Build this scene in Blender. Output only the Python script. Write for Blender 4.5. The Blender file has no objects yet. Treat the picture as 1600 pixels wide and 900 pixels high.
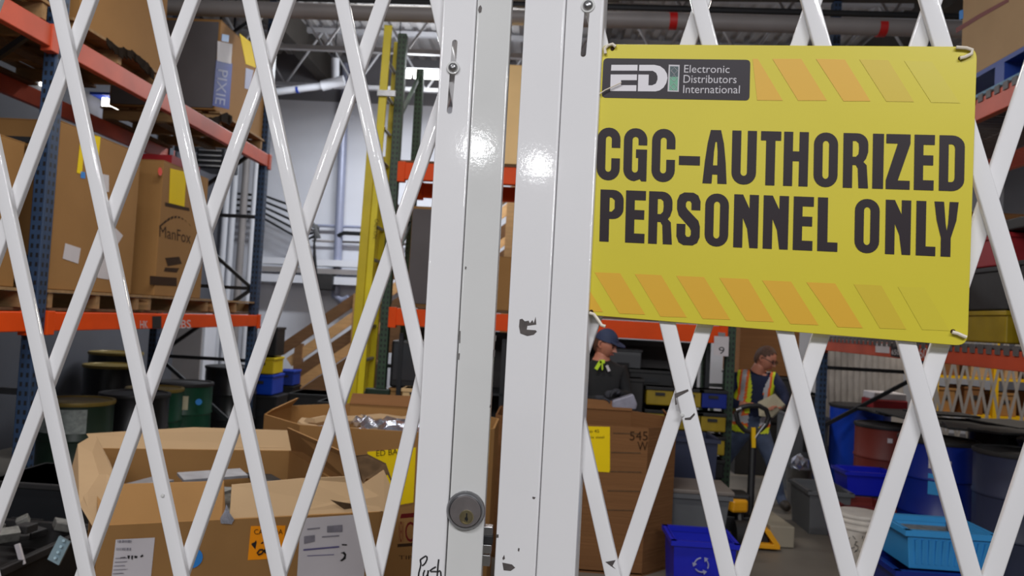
import bpy, bmesh, math, random
from mathutils import Vector, Matrix, geometry
random.seed(7)
S = bpy.context.scene
C = S.collection
V = Vector

# ------------------------------------------------------------------ camera
F = 1200.0
VPX, VPY, ROLL = 850.0, 499.0, math.radians(3.1)
CAM = V((0, 0, 1.65))
fw_c = V(((VPX-800)/F, -(VPY-450)/F, -1)).normalized()
up_c = V((math.sin(ROLL), math.cos(ROLL), 0)); up_c = (up_c - fw_c*up_c.dot(fw_c)).normalized()
rt_c = fw_c.cross(up_c)
cd = bpy.data.cameras.new('camera'); cam = bpy.data.objects.new('camera', cd); C.objects.link(cam)
cd.sensor_width = 36; cd.lens = F/1600*36; cd.clip_start = 0.05; cd.clip_end = 100
cam.matrix_world = Matrix.Translation(CAM) @ Matrix((rt_c, fw_c, up_c)).to_4x4()
cd.dof.use_dof = True; cd.dof.focus_distance = 1.36; cd.dof.aperture_fstop = 7.0
S.camera = cam

def ray(px, py):
    c = V(((px-800)/F, (450-py)/F, -1))
    return V((c.dot(rt_c), c.dot(fw_c), c.dot(up_c)))
def at(px, py, Y):                      # point on the sight line of a pixel at depth Y
    r = ray(px, py); return CAM + r*(Y/r.y)
def hitp(px, py, P, N):                 # sight line meets the plane P, N
    r = ray(px, py); return CAM + r*((P-CAM).dot(N)/r.dot(N))
def atz(px, py, z):
    r = ray(px, py); return CAM + r*((z-CAM.z)/r.z)

# ------------------------------------------------------------------ world, lights, exposure
w = bpy.data.worlds.new('world'); S.world = w; w.use_nodes = True
w.node_tree.nodes['Background'].inputs[0].default_value = (0.93, 0.95, 1.0, 1)
w.node_tree.nodes['Background'].inputs[1].default_value = 0.15
S.view_settings.view_transform = 'Standard'; S.view_settings.look = 'None'
S.view_settings.exposure = 0.0; S.view_settings.gamma = 1.0
S.view_settings.use_curve_mapping = False

def area(name, loc, sx, sy, power, target=None, col=(1, .97, .92)):
    l = bpy.data.lights.new(name, 'AREA'); l.shape = 'RECTANGLE'; l.size = sx; l.size_y = sy; l.energy = power; l.color = col
    o = bpy.data.objects.new(name, l); o.location = loc; C.objects.link(o)
    if target is not None:
        o.rotation_euler = (V(target)-V(loc)).to_track_quat('-Z', 'Y').to_euler()
    return o
# fluorescent fittings of the hall on the near side of the gate
for X, p in ((-0.57, 4), (-1.45, 3), (-2.31, 4)):
    area('ceiling_spot', (X, -3.0, 2.9), 0.12, 0.08, p, (X*.3, 1.3, 1.5), (.97, .98, 1))
area('tube_or_fill_lamp', (1.6, -3.4, 4.6), 2.4, 0.3, 134, (0.3, 1.3, 1.2), (.97, .97, 1))
area('tube_or_fill_lamp', (-1.6, -2.4, 4.8), 2.4, 0.3, 98, (-0.3, 1.3, 1.2), (.97, .97, 1))
# hall lamps over the aisle behind the gate, pointing down
area('tube_or_fill_lamp', (-1.0, 3.2, 5.0), 2.4, 0.3, 105)
area('tube_or_fill_lamp', (-0.9, 7.4, 5.1), 2.4, 0.3, 55)
area('tube_or_fill_lamp', (-2.2, 10.4, 5.0), 3.0, 0.3, 190, None, (.93, .96, 1))
pl_ = bpy.data.lights.new('added_roof_glow', 'POINT'); pl_.energy = 75; pl_.shadow_soft_size = .25; pl_.color = (.95, .97, 1)  # added point light that brightens the roof deck and far wall
po_ = bpy.data.objects.new('added_roof_glow', pl_); po_.location = (-1.9, 10.6, 4.95); C.objects.link(po_)
area('tube_or_fill_lamp', (5.0, 7.6, 4.4), 2.4, 0.3, 105, None, (1, .9, .78))  # lamp added beyond the right rack to brighten corrugated sheet and shelves

# ------------------------------------------------------------------ materials
def lin(c):
    return tuple(((x/255)/12.92 if x/255 <= .04045 else (((x/255)+.055)/1.055)**2.4) for x in c)
MATS = {}
def mat(name, rgb, rough=.6, metal=0, var=.12, scale=6, bump=0, bscale=40, emit=0, spec=.5, stretch=None, coat=0):
    if name in MATS: return MATS[name]
    m = bpy.data.materials.new(name); m.use_nodes = True; MATS[name] = m
    nt = m.node_tree; b = nt.nodes['Principled BSDF']
    col = lin(rgb)
    tc = nt.nodes.new('ShaderNodeTexCoord'); mp = nt.nodes.new('ShaderNodeMapping')
    nt.links.new(tc.outputs['Object'], mp.inputs[0])
    if stretch: mp.inputs['Scale'].default_value = stretch
    if var:
        n = nt.nodes.new('ShaderNodeTexNoise'); n.inputs['Scale'].default_value = scale; n.inputs['Detail'].default_value = 5
        nt.links.new(mp.outputs[0], n.inputs['Vector'])
        r = nt.nodes.new('ShaderNodeValToRGB')
        r.color_ramp.elements[0].position = .3; r.color_ramp.elements[1].position = .7
        r.color_ramp.elements[0].color = (*[x*(1-var) for x in col], 1)
        r.color_ramp.elements[1].color = (*[min(1, x*(1+var)) for x in col], 1)
        nt.links.new(n.outputs[0], r.inputs[0]); nt.links.new(r.outputs[0], b.inputs['Base Color'])
    else: b.inputs['Base Color'].default_value = (*col, 1)
    b.inputs['Roughness'].default_value = rough; b.inputs['Metallic'].default_value = metal
    b.inputs['Specular IOR Level'].default_value = spec
    b.inputs['Coat Weight'].default_value = coat
    if bump:
        n2 = nt.nodes.new('ShaderNodeTexNoise'); n2.inputs['Scale'].default_value = bscale; n2.inputs['Detail'].default_value = 3
        nt.links.new(mp.outputs[0], n2.inputs['Vector'])
        bm_ = nt.nodes.new('ShaderNodeBump'); bm_.inputs['Strength'].default_value = bump; bm_.inputs['Distance'].default_value = .01
        nt.links.new(n2.outputs[0], bm_.inputs['Height']); nt.links.new(bm_.outputs[0], b.inputs['Normal'])
    if emit:
        b.inputs['Emission Color'].default_value = (*col, 1); b.inputs['Emission Strength'].default_value = emit
    return m
def perforated(name, rgb, cols, pitch):
    """paint with rows of punched holes, for rack uprights (generated coordinates of the post)"""
    m = mat(name, rgb, .5, 0, .15, 8)
    nt = m.node_tree; b = nt.nodes['Principled BSDF']; src = b.inputs['Base Color'].links[0].from_socket
    tc = nt.nodes.new('ShaderNodeTexCoord'); sp = nt.nodes.new('ShaderNodeSeparateXYZ'); nt.links.new(tc.outputs['Generated'], sp.inputs[0])
    def M(op, a, b_=None, c=None):
        n = nt.nodes.new('ShaderNodeMath'); n.operation = op
        for i, x in enumerate((a, b_, c)):
            if x is None: continue
            if isinstance(x, (int, float)): n.inputs[i].default_value = x
            else: nt.links.new(x, n.inputs[i])
        return n.outputs[0]
    res = None
    for ax in (0, 1):
        for cpos in cols:
            k = M('COMPARE', sp.outputs[ax], cpos, .1)
            res = k if res is None else M('MAXIMUM', res, k)
    z = M('LESS_THAN', M('FRACT', M('MULTIPLY', sp.outputs[2], pitch)), .5)
    mask = M('MULTIPLY', res, z)
    mx = nt.nodes.new('ShaderNodeMix'); mx.data_type = 'RGBA'
    nt.links.new(mask, mx.inputs['Factor']); nt.links.new(src, mx.inputs['A']); mx.inputs['B'].default_value = (.006, .007, .01, 1)
    nt.links.new(mx.outputs['Result'], b.inputs['Base Color'])
    return m

WHITE = mat('gloss_white_paint', (226, 225, 226), .06, 0, .02, 3, .010, 150, spec=.5)
WHITE2 = mat('grey_white_paint', (208, 208, 206), .07, 0, .03, 5, .010, 140)
CHIP = mat('bare_metal_chip', (86, 80, 78), .6, .2, .2, 60)
INK = mat('black_marker_ink', (10, 10, 12), .5, 0, 0)
STEEL = mat('brushed_steel', (150, 150, 152), .32, 1, .1, 30)
ZINC = mat('zinc_bolt', (165, 165, 165), .3, 1, .05, 30)
BRASS = mat('worn_brass', (176, 165, 130), .3, 1, .1, 60)
BLACKM = mat('black_plastic', (24, 24, 26), .5, 0, .2, 8)
BLACKD = mat('dark_charcoal', (38, 37, 38), .65, 0, .3, 6)
CARD = mat('cardboard', (154, 115, 70), .8, 0, .06, 3, .05, 30, spec=.15)
CARD2 = mat('cardboard_light', (174, 146, 112), .8, 0, .06, 3, .05, 30, spec=.15)
CARD3 = mat('cardboard_brown', (126, 88, 56), .85, 0, .08, 2, .25, 5, stretch=(.6, .6, 14), spec=.15)
CARDD = mat('cardboard_inside', (150, 112, 70), .85, 0, .08, 3, spec=.15)
CARDG = mat('cardboard_grey', (96, 92, 94), .8, 0, .08, 3, spec=.15)
TORN = mat('torn_cardboard', (92, 72, 52), .9, 0, .25, 30, spec=.15)
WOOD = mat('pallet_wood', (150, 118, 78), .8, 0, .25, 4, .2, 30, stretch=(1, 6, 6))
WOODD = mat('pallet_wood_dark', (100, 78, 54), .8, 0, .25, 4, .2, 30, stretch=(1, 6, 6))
LUMBER = mat('pine_lumber', (186, 146, 98), .7, 0, .12, 5, stretch=(1, 6, 6))
LUMBERD = mat('stained_lumber', (120, 86, 54), .7, 0, .15, 5, stretch=(1, 6, 6))
ORANGE = mat('orange_beam_paint', (226, 76, 12), .5, 0, .08, 5, spec=.2)
ORANGED = mat('orange_beam_worn', (188, 74, 44), .5, 0, .12, 5)
BLUEP = perforated('blue_upright_paint', (40, 62, 92), (.28, .72), 92)
GREENP = perforated('green_upright_paint', (44, 68, 50), (.28, .72), 86)
BLUEF = mat('navy_steel', (36, 50, 76), .5, 0, .15, 5)
DARKST = mat('dark_steel', (34, 36, 40), .45, .2, .1, 5)
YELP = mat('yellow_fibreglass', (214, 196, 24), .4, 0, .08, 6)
YSIGN = mat('yellow_sign_print', (208, 194, 56), .34, 0, .03, 3, spec=.4)
YSTR = mat('orange_sign_stripe', (218, 170, 50), .36, 0, .02, 3)
YSTR2 = mat('pale_orange_sign_stripe', (205, 180, 50), .36, 0, .02, 3)
YSTR3 = mat('faint_orange_sign_stripe', (205, 190, 52), .36, 0, .02, 3)
SBLK = mat('sign_black_print', (46, 38, 42), .4, 0, .06, 3, spec=.25)
SLOGO = mat('logo_charcoal', (54, 49, 54), .4, 0, .03, 3, spec=.25)
SWHT = mat('logo_white', (214, 210, 214), .4, 0, 0)
SGRY = mat('logo_grey_text', (190, 186, 190), .4, 0, 0)
SGRN = mat('logo_green', (100, 160, 130), .4, 0, 0)
SGRD = mat('logo_dark_green', (60, 78, 80), .4, 0, 0)
TIE = mat('nylon_tie', (216, 206, 190), .4, 0, .05, 20)
YPAPER = mat('yellow_paper', (240, 208, 20), .7, 0, .03, 4, spec=.15)
OPAPER = mat('orange_paper', (246, 150, 20), .7, 0, .03, 4, spec=.15)
WPAPER = mat('white_paper', (205, 200, 204), .6, 0, .04, 5, spec=.15)
GPRINT = mat('grey_print', (130, 126, 136), .6, 0, .2, 30)
VPRINT = mat('violet_print', (90, 84, 130), .6, 0, .1, 30)
BPRINT = mat('brown_print', (58, 38, 22), .8, 0, .1, 30, spec=.15)
RPRINT = mat('dark_red_print', (110, 30, 30), .8, 0, .1, 30, spec=.15)
BLUEDOT = mat('blue_sticker', (40, 130, 210), .5, 0, 0)
REDDOT = mat('red_sticker', (230, 60, 30), .5, 0, 0)
BANNER = mat('blue_box_print', (40, 62, 150), .6, 0, .05, 4, spec=.15)
LILAC = mat('pale_box_print', (160, 165, 195), .6, 0, 0, spec=.15)
FLOORM = mat('concrete_floor', (118, 112, 104), .5, 0, .22, 1.2, .05, 20)
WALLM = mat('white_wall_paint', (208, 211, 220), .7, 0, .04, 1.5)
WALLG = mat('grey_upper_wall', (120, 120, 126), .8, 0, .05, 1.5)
DECKM = mat('roof_deck_paint', (188, 188, 190), .7, 0, .08, 3)
DECKD = mat('roof_deck_dull', (74, 70, 66), .8, 0, .12, 2)
JOIST = mat('joist_paint', (190, 192, 198), .5, 0, .05, 4)
PIPEG = mat('grey_pipe', (138, 134, 134), .5, 0, .08, 3)
PIPEW = mat('white_pipe', (205, 208, 216), .45, 0, .04, 3)
PIPEB = mat('blue_grey_conduit', (150, 156, 180), .4, .2, .05, 5)
REDM = mat('red_band', (190, 24, 24), .5, 0, .05, 4)
TUBE = mat('lit_fluorescent_tube', (255, 250, 240), .5, 0, 0, emit=7)
GREEND = mat('green_drum_paint', (22, 66, 48), .35, 0, .15, 4, spec=.4)
GREENB = mat('dark_green_drum_paint', (26, 46, 34), .4, 0, .2, 4)
BLACKDR = mat('black_drum_paint', (20, 20, 22), .3, 0, .2, 4)
GOLD = mat('tan_drum_lid', (130, 110, 50), .45, .2, .2, 4)
BLUEDR = mat('blue_plastic_drum', (14, 62, 178), .35, 0, .08, 4)
BLUED2 = mat('deep_blue_drum', (14, 38, 128), .35, 0, .1, 4)
REDDR = mat('rusty_red_drum', (112, 40, 30), .5, 0, .15, 3)
NAVYDR = mat('charcoal_blue_drum', (44, 50, 74), .45, 0, .15, 3)
DRUMLID = mat('black_drum_lid', (30, 28, 30), .6, 0, .3, 8)
RECY = mat('recycling_blue', (22, 34, 190), .4, 0, .06, 4)
SKYBIN = mat('sky_blue_plastic', (58, 150, 214), .4, 0, .06, 4)
GREYTOTE = mat('grey_plastic_tote', (92, 94, 97), .55, 0, .1, 4)
BUCKET = mat('white_bucket', (214, 208, 200), .45, 0, .12, 10)
YBUCK = mat('yellow_bucket', (232, 186, 10), .4, 0, .05, 4)
GRNST = mat('green_sticker', (40, 150, 70), .5, 0, 0)
REDTUB = mat('red_tub', (112, 34, 28), .5, 0, .1, 4)
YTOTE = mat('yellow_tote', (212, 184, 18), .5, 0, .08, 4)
YDIM = mat('low_light_yellow_bin', (150, 126, 16), .5, 0, .15, 8)  # bin yellow with the low light under the rack put into its colour
REDBIN = mat('red_bin', (140, 22, 30), .5, 0, .1, 4)
SCRAP = mat('grey_scrap', (120, 120, 116), .6, .3, .4, 25)
FOIL = mat('silver_foil', (200, 204, 220), .22, .9, .2, 20, .5, 25)
SHEETM = mat('corrugated_sheet', (205, 202, 200), .6, 0, .15, 6)
JACKY = mat('pallet_jack_yellow', (228, 160, 24), .4, 0, .06, 6)
SKIN = mat('skin', (196, 130, 106), .5, 0, .04, 10)
HAIR = mat('brown_hair', (84, 56, 42), .7, 0, .3, 60)
NAVYSH = mat('navy_shirt', (24, 34, 66), .8, 0, .2, 12)
BLKSH = mat('black_sweatshirt', (22, 23, 26), .8, 0, .2, 10)
JEANS = mat('blue_jeans', (72, 84, 110), .8, 0, .2, 12)
JEANSD = mat('dark_trousers', (36, 40, 52), .8, 0, .2, 12)
BOOT = mat('dark_boot', (52, 44, 38), .6, 0, .2, 12)
VESTY = mat('lime_vest', (214, 226, 40), .6, 0, .05, 12)
VESTO = mat('orange_tape', (238, 110, 40), .6, 0, .05, 12)
VESTS = mat('reflective_tape', (196, 196, 200), .4, .2, .05, 12)
LIME = mat('lime_print', (200, 235, 40), .6, 0, 0)
NAVYCAP = mat('navy_cap', (40, 52, 84), .7, 0, .1, 12)
GLOVE = mat('dark_glove', (50, 52, 60), .8, 0, .3, 20)
EYEM = mat('eye_dark', (20, 16, 14), .3, 0, 0)
LIP = mat('lip', (160, 86, 78), .5, 0, 0)

# ------------------------------------------------------------------ builders
def wm(o):
    m = Matrix.LocRotScale(o.location, o.rotation_euler, o.scale)
    return wm(o.parent) @ m if o.parent else m
class MB:
    def __init__(s): s.v = []; s.f = []; s.m = []; s.cm = 0
    def add(s, vs, fs):
        n = len(s.v); s.v += [V(p) for p in vs]
        for f in fs: s.f.append([i+n for i in f]); s.m.append(s.cm)
        return s
    def box(s, c, d, rz=0, R=None):
        M = R if R is not None else Matrix.Rotation(rz, 3, 'Z')
        c = V(c); hx, hy, hz = d[0]/2, d[1]/2, d[2]/2
        p = [c + M @ V((x*hx, y*hy, z*hz)) for z in (-1, 1) for y in (-1, 1) for x in (-1, 1)]
        return s.add(p, [(0, 2, 3, 1), (4, 5, 7, 6), (0, 1, 5, 4), (2, 6, 7, 3), (0, 4, 6, 2), (1, 3, 7, 5)])
    def bb(s, x0, x1, y0, y1, z0, z1): return s.box(((x0+x1)/2, (y0+y1)/2, (z0+z1)/2), (x1-x0, y1-y0, z1-z0))
    def beam(s, p0, p1, w_, h_, up=(0, 0, 1)):       # rectangular bar from p0 to p1
        p0, p1 = V(p0), V(p1); d = (p1-p0).normalized(); u = V(up)
        if abs(d.dot(u)) > .98: u = V((0, 1, 0))
        a = d.cross(u).normalized(); b = a.cross(d)
        q = [p + a*(x*w_/2) + b*(y*h_/2) for p in (p0, p1) for y in (-1, 1) for x in (-1, 1)]
        return s.add(q, [(0, 2, 3, 1), (4, 5, 7, 6), (0, 1, 5, 4), (2, 6, 7, 3), (0, 4, 6, 2), (1, 3, 7, 5)])
    def prism(s, poly, vec):
        poly = [V(p) for p in poly]; n = len(poly); vec = V(vec)
        fs = [tuple(range(n)), tuple(range(2*n-1, n-1, -1))] + [(i, (i+1) % n, (i+1) % n+n, i+n) for i in range(n)]
        return s.add(poly + [p+vec for p in poly], fs)
    def face(s, poly): return s.add(poly, [tuple(range(len(poly)))])
    def tube(s, pts, r, n=8, closed=False):
        pts = [V(p) for p in pts]; k = len(pts); rr = r if isinstance(r, (list, tuple)) else [r]*k
        vs = []; u = None
        for i, p in enumerate(pts):
            if closed: d = pts[(i+1) % k]-pts[i-1]
            else: d = pts[min(i+1, k-1)]-pts[max(i-1, 0)]
            d.normalize()
            if u is None:
                u = d.cross(V((0, 0, 1)) if abs(d.z) < .9 else V((1, 0, 0))).normalized()
            u = (u - d*u.dot(d)).normalized(); w_ = d.cross(u)
            vs += [p + (u*math.cos(2*math.pi*j/n) + w_*math.sin(2*math.pi*j/n))*rr[i] for j in range(n)]
        fs = [(i*n+j, i*n+(j+1) % n, (i+1)*n+(j+1) % n, (i+1)*n+j) for i in range(k-1) for j in range(n)]
        if closed: fs += [((k-1)*n+j, (k-1)*n+(j+1) % n, (j+1) % n, j) for j in range(n)]
        else: fs += [tuple(range(n-1, -1, -1)), tuple(range((k-1)*n, k*n))]
        return s.add(vs, fs)
    def lathe(s, prof, c=(0, 0, 0), n=28, axis=None):
        c = V(c); A = V(axis).normalized() if axis is not None else V((0, 0, 1))
        Q = A.to_track_quat('Z', 'Y').to_matrix() if axis is not None else Matrix.Identity(3)
        vs = [c + Q @ V((r*math.cos(2*math.pi*j/n), r*math.sin(2*math.pi*j/n), z)) for r, z in prof for j in range(n)]
        k = len(prof)
        fs = [(i*n+j, i*n+(j+1) % n, (i+1)*n+(j+1) % n, (i+1)*n+j) for i in range(k-1) for j in range(n)]
        fs += [tuple(range(n-1, -1, -1)), tuple(range((k-1)*n, k*n))]
        return s.add(vs, fs)
    def build(s, name, m, parent=None, smooth=False, bevel=0, local=False, mats=None, seg=2):
        vs = s.v
        if parent is not None and not local:
            I = wm(parent).inverted(); vs = [I @ p for p in vs]
        me = bpy.data.meshes.new(name); me.from_pydata([tuple(p) for p in vs], [], s.f)
        for mm in ([m] if mats is None else mats): me.materials.append(mm)
        if mats is not None: me.polygons.foreach_set('material_index', s.m)
        bm_ = bmesh.new(); bm_.from_mesh(me); bmesh.ops.recalc_face_normals(bm_, faces=bm_.faces)
        if bevel: bmesh.ops.bevel(bm_, geom=[e for e in bm_.edges if len(e.link_faces) == 2 and e.calc_face_angle() > .5], offset=bevel, segments=seg, profile=.5, affect='EDGES', clamp_overlap=True)
        bm_.to_mesh(me); bm_.free()
        o = bpy.data.objects.new(name, me); C.objects.link(o)
        if parent is not None: o.parent = parent
        if smooth:
            me.polygons.foreach_set('use_smooth', [True]*len(me.polygons))
            me.set_sharp_from_angle(angle=math.radians(40))
        return o
def tag(o, label, cat, group=None, kind=None):
    if label: o['label'] = label
    if cat: o['category'] = cat
    if group: o['group'] = group
    if kind: o['kind'] = kind
    return o
def thing(name, label, cat, loc=(0, 0, 0), rz=0, group=None):
    o = bpy.data.objects.new(name, None); o.empty_display_size = .1; C.objects.link(o)
    o.location = loc; o.rotation_euler = (0, 0, rz)
    return tag(o, label, cat, group)
def struct(o): o['kind'] = 'structure'; return o
def dup(root, loc, rz=0, label=None, group=None, scale=None):
    r = root.copy(); C.objects.link(r); r.location = loc; r.rotation_euler = (0, 0, rz)
    if scale: r.scale = scale
    if label: r['label'] = label
    if group: r['group'] = group
    for ch in list(root.children):
        c = ch.copy(); C.objects.link(c); c.parent = r
        for g in ch.children:
            d = g.copy(); C.objects.link(d); d.parent = c
    return r
def text_mesh(s):
    cu = bpy.data.curves.new('text', 'FONT'); cu.body = s; cu.size = 1; cu.resolution_u = 3
    ob = bpy.data.objects.new('text', cu)
    me = bpy.data.meshes.new_from_object(ob)
    vs = [v.co.copy() for v in me.vertices]; fs = [tuple(p.vertices) for p in me.polygons]
    bpy.data.objects.remove(ob); bpy.data.meshes.remove(me)
    x0 = min(v.x for v in vs); x1 = max(v.x for v in vs); y0 = min(v.y for v in vs); y1 = max(v.y for v in vs)
    return [((v.x-x0)/(x1-x0), (v.y-y0)/(y1-y0)) for v in vs], fs
def fit(mb, uv, fs, BL, BR, TL, TR, off=V((0, 0, 0))):     # 0..1 shape laid into a quad of world points
    vs = [BL*(1-x)*(1-y) + BR*x*(1-y) + TL*(1-x)*y + TR*x*y + off for x, y in uv]
    mb.add(vs, fs)
def words(s, name, m, parent, BL, BR, TL, TR, off):
    mb = MB(); uv, fs = text_mesh(s); fit(mb, uv, fs, BL, BR, TL, TR, off)
    return mb.build(name, m, parent)
class Pl:                                    # a vertical plane addressed by photo pixels
    def __init__(s, P, N): s.P = V(P); s.N = V(N).normalized()
    def h(s, px, py, off=0): return hitp(px, py, s.P + s.N*off, s.N)
    def slab(s, mb, pts, t=.0006, off=0.0004):
        q = [s.h(x, y, off) for x, y in pts]; mb.prism(q, s.N*t); return mb
    def words(s, txt, x0, y0, x1, y1, m, parent, name='lettering', off=.0012, skew=0, rise=0):
        return words(txt, name, m, parent, s.h(x0-skew, y1, off), s.h(x1-skew, y1+rise, off), s.h(x0+skew, y0, off), s.h(x1+skew, y0+rise, off), V((0, 0, 0)))

# ================================================================== THE SETTING
struct(MB().bb(-7, 9, -9, 13.2, -.2, 0).build('floor', FLOORM))
struct(MB().bb(-7, 9, 13, 13.2, 0, 5.2).build('wall_back', WALLM))
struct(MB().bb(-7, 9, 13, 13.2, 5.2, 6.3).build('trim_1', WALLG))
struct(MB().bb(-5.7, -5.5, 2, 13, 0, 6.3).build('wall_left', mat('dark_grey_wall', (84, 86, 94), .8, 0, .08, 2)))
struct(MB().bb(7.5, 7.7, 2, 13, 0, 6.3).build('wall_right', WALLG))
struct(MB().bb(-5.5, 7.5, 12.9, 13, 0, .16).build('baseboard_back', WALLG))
mb = MB(); x = -7.0; prof = []
while x < 9:
    prof += [(x, 6.0), (x+.09, 6.0), (x+.12, 6.06), (x+.18, 6.06)]; x += .21
poly = [V((a, 1.5, b)) for a, b in prof]
n = len(poly); mb.add(poly + [p+V((0, 11.6, 0)) for p in poly], [(i, i+1, i+1+n, i+n) for i in range(n-1)])
mb.bb(-7, 9, 1.5, 13.1, 6.08, 6.2)
struct(mb.build('ceiling', DECKM))
for k, Y in enumerate((8.2, 9.9, 11.6)):     # open web roof joists
    mb = MB(); zt, zb = 5.92, 5.06
    mb.beam((-5.5, Y, zt), (7.5, Y, zt), .08, .07); mb.beam((-5.5, Y, zb), (7.5, Y, zb), .07, .06)
    x = -5.3; up = 0
    while x < 7.2:
        mb.tube([(x, Y, zb if up == 0 else zt), (x+.55, Y, zt if up == 0 else zb)], .018, 6); x += .55; up = 1-up
    struct(mb.build('ceiling_joist', JOIST))
for X in (-4.0, 0.6, 4.6):                    # girders running away from the camera
    struct(MB().beam((X, 2, 5.75), (X, 13, 5.75), .2, .42).build('ceiling_girder', DECKD))
# big pipe with red bands over the aisle
pt = thing('overhead_pipe', 'grey overhead pipe with red bands crossing under the roof', 'pipe', (0, 7, 4.45))
PA, PB = at(300, 3, 7), at(1500, 58, 7)
PA, PB = at(286, 12, 7.0), at(1490, 46, 7.0)
d = (PB-PA).normalized()
MB().tube([PA-d*.9, PB+d*2.0], .075, 14).build('pipe_run', PIPEG, pt, smooth=True)
MB().tube([PA-d*.9+V((0, .05, .14)), PB+d*2+V((0, .05, .14))], .03, 8).build('pipe_shade', DARKST, pt, smooth=True)  # dark strip standing in for the shade above the pipe
for px in (1051, 1377):
    c = at(px, 33 if px < 1200 else 44, 7.0); MB().tube([c-d*.035, c+d*.035], .079, 14).build('red_band', REDM, pt, smooth=True)
for px in (430, 700): 
    c = at(px, 12, 7.0); MB().tube([c+V((0, 0, .07)), V((c.x, c.y, 6.0))], .008, 6).build('hanger_rod', DARKST, pt)
# near wide trough above the pipe
mb = MB().beam(at(380, 0, 7.6)+V((0, 0, .25)), at(1480, 10, 7.6)+V((0, 0, .25)), .35, .3)
tag(mb.build('cable_trough', DECKD), 'dull grey cable trough above the banded pipe', 'trough')
# sprinkler pipe near the far wall
sp = thing('sprinkler_pipe', 'white sprinkler pipe with elbow under the roof, left of the lit lamp', 'pipe', at(500, 135, 11.2))
MB().tube([at(396, 148, 11.2), at(505, 134, 11.2)], .055, 12).build('pipe_run', PIPEW, sp, smooth=True)
MB().tube([at(503, 134, 11.2), at(538, 126, 11.2)], .08, 12).build('pipe_elbow', PIPEW, sp, smooth=True)
MB().tube([at(524, 128, 11.2), at(524, 92, 11.2)], .06, 12).build('pipe_riser', PIPEW, sp, smooth=True)
for px_ in (420, 520):
    q = at(px_, 140, 11.2); MB().tube([q, V((q.x, q.y, 6.0))], .008, 6).build('hanger_rod', DARKST, sp)
MB().tube([at(463, 140, 11.2), at(467, 139.6, 11.2)], .058, 12).build('blue_band', BANNER, sp, smooth=True)
# lit lamp
lp = thing('ceiling_lamp', 'lit fluorescent strip lamp glowing white before the far wall', 'lamp', at(655, 112, 11.0))
A, B = at(621, 115, 11.0), at(760, 120, 11.0)
MB().beam(A+V((0, .1, .07)), B+V((0, .1, .07)), .16, .06).build('housing', PIPEW, lp)
a1 = A.lerp(B, .15); a2 = A.lerp(B, .19)
MB().tube([A, a1], .062, 12).build('tube_light', TUBE, lp, smooth=True)
MB().tube([a2, B], .065, 12).build('tube_light', TUBE, lp, smooth=True)
for q in (A, B): MB().tube([q+V((0, 0, .08)), V((q.x, q.y, 5.9))], .008, 6).build('hanger_wire', DARKST, lp)
lp2 = thing('ceiling_lamp', 'small lit lamp seen through the left rack, upper level', 'lamp', at(175, 166, 8.9))
MB().box(at(174, 166, 8.9), (.06, .3, .12)).build('tube_light', TUBE, lp2)
MB().box(at(174, 160, 8.9)+V((0, .0, .05)), (.3, .4, .03)).build('housing', BANNER, lp2)
lp3 = thing('ceiling_lamp', 'short lit lamp beside the blue upright at the left edge', 'lamp', at(72, 130, 7.9))
MB().beam(at(62, 130, 7.9), at(80, 131, 7.9), .06, .06).build('tube_light', TUBE, lp3)
MB().beam(at(60, 125, 7.9), at(90, 126, 7.9), .1, .03).build('housing', PIPEW, lp3)

# wall services
def pipe_thing(name, label, pts, r, m, n=10):
    t = MB().tube(pts, r, n).build(name, m, smooth=True); return tag(t, label, 'pipe')
pipe_thing('wall_conduit', 'blue-grey vertical conduit on the white far wall', [at(541, 100, 12.85), at(526, 440, 12.85), at(524, 462, 12.85), at(536, 470, 12.8), at(546, 466, 12.75)], .07, PIPEB)
pipe_thing('wall_pipe', 'thin pale horizontal pipe along the far wall, the upper one', [at(488, 352, 12.88), at(640, 358, 12.88)], .025, PIPEB)
pipe_thing('wall_pipe', 'black horizontal pipe ending at the conduit on the far wall', [at(529, 368, 12.8), at(537, 364, 12.75), at(640, 369, 12.75)], .035, DARKST)
pipe_thing('wall_pipe', 'thin pale horizontal pipe along the far wall, the lower one', [at(488, 376, 12.88), at(640, 382, 12.88)], .02, PIPEG)
lg = thing('wall_duct', 'white boxed duct running low along the far wall', 'duct', at(500, 420, 12.8))
for (ya, yb, dpt) in ((402, 412, .2), (416, 424, .14), (428, 440, .25)):
    p0 = at(412, ya, 12.75); p1 = at(640, ya+10, 12.75); hh = (yb-ya)*12.75/F
    MB().beam(p0-V((0, 0, hh/2)), p1-V((0, 0, hh/2)), dpt, hh).build('duct_section', WALLM if ya != 416 else PIPEG, lg)
eb = thing('junction_box', 'black junction box low on the far wall by the conduit', 'box', at(505, 440, 12.6))
MB().box(at(505, 441, 12.6), (.34, .3, .26)).build('box_body', BLACKM, eb, bevel=.01)
MB().box(at(505, 441, 12.44), (.3, .02, .22)).build('box_lid', BLACKD, eb)
cb = thing('cable_bundle', 'black cable bundle swooping along the far wall', 'cables', at(450, 330, 12.7))
for k in range(5):
    y0 = 306 + k*9
    MB().tube([at(352, y0-5, 12.6), at(413, y0, 12.6), at(452, y0+14+k*2, 12.6), at(478, y0+30+k, 12.6), at(492, 352+k*4, 12.6), at(500-3*k, 372, 12.6)], .022, 6).build('cable', DARKST, cb, smooth=True)
for k in range(3):
    MB().tube([at(484+k*5, 345+k*3, 12.6), at(494+k*2, 356, 12.6), at(491, 380, 12.6), at(489+k*3, 440, 12.6)], .018, 6).build('cable', DARKST, cb, smooth=True)
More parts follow.
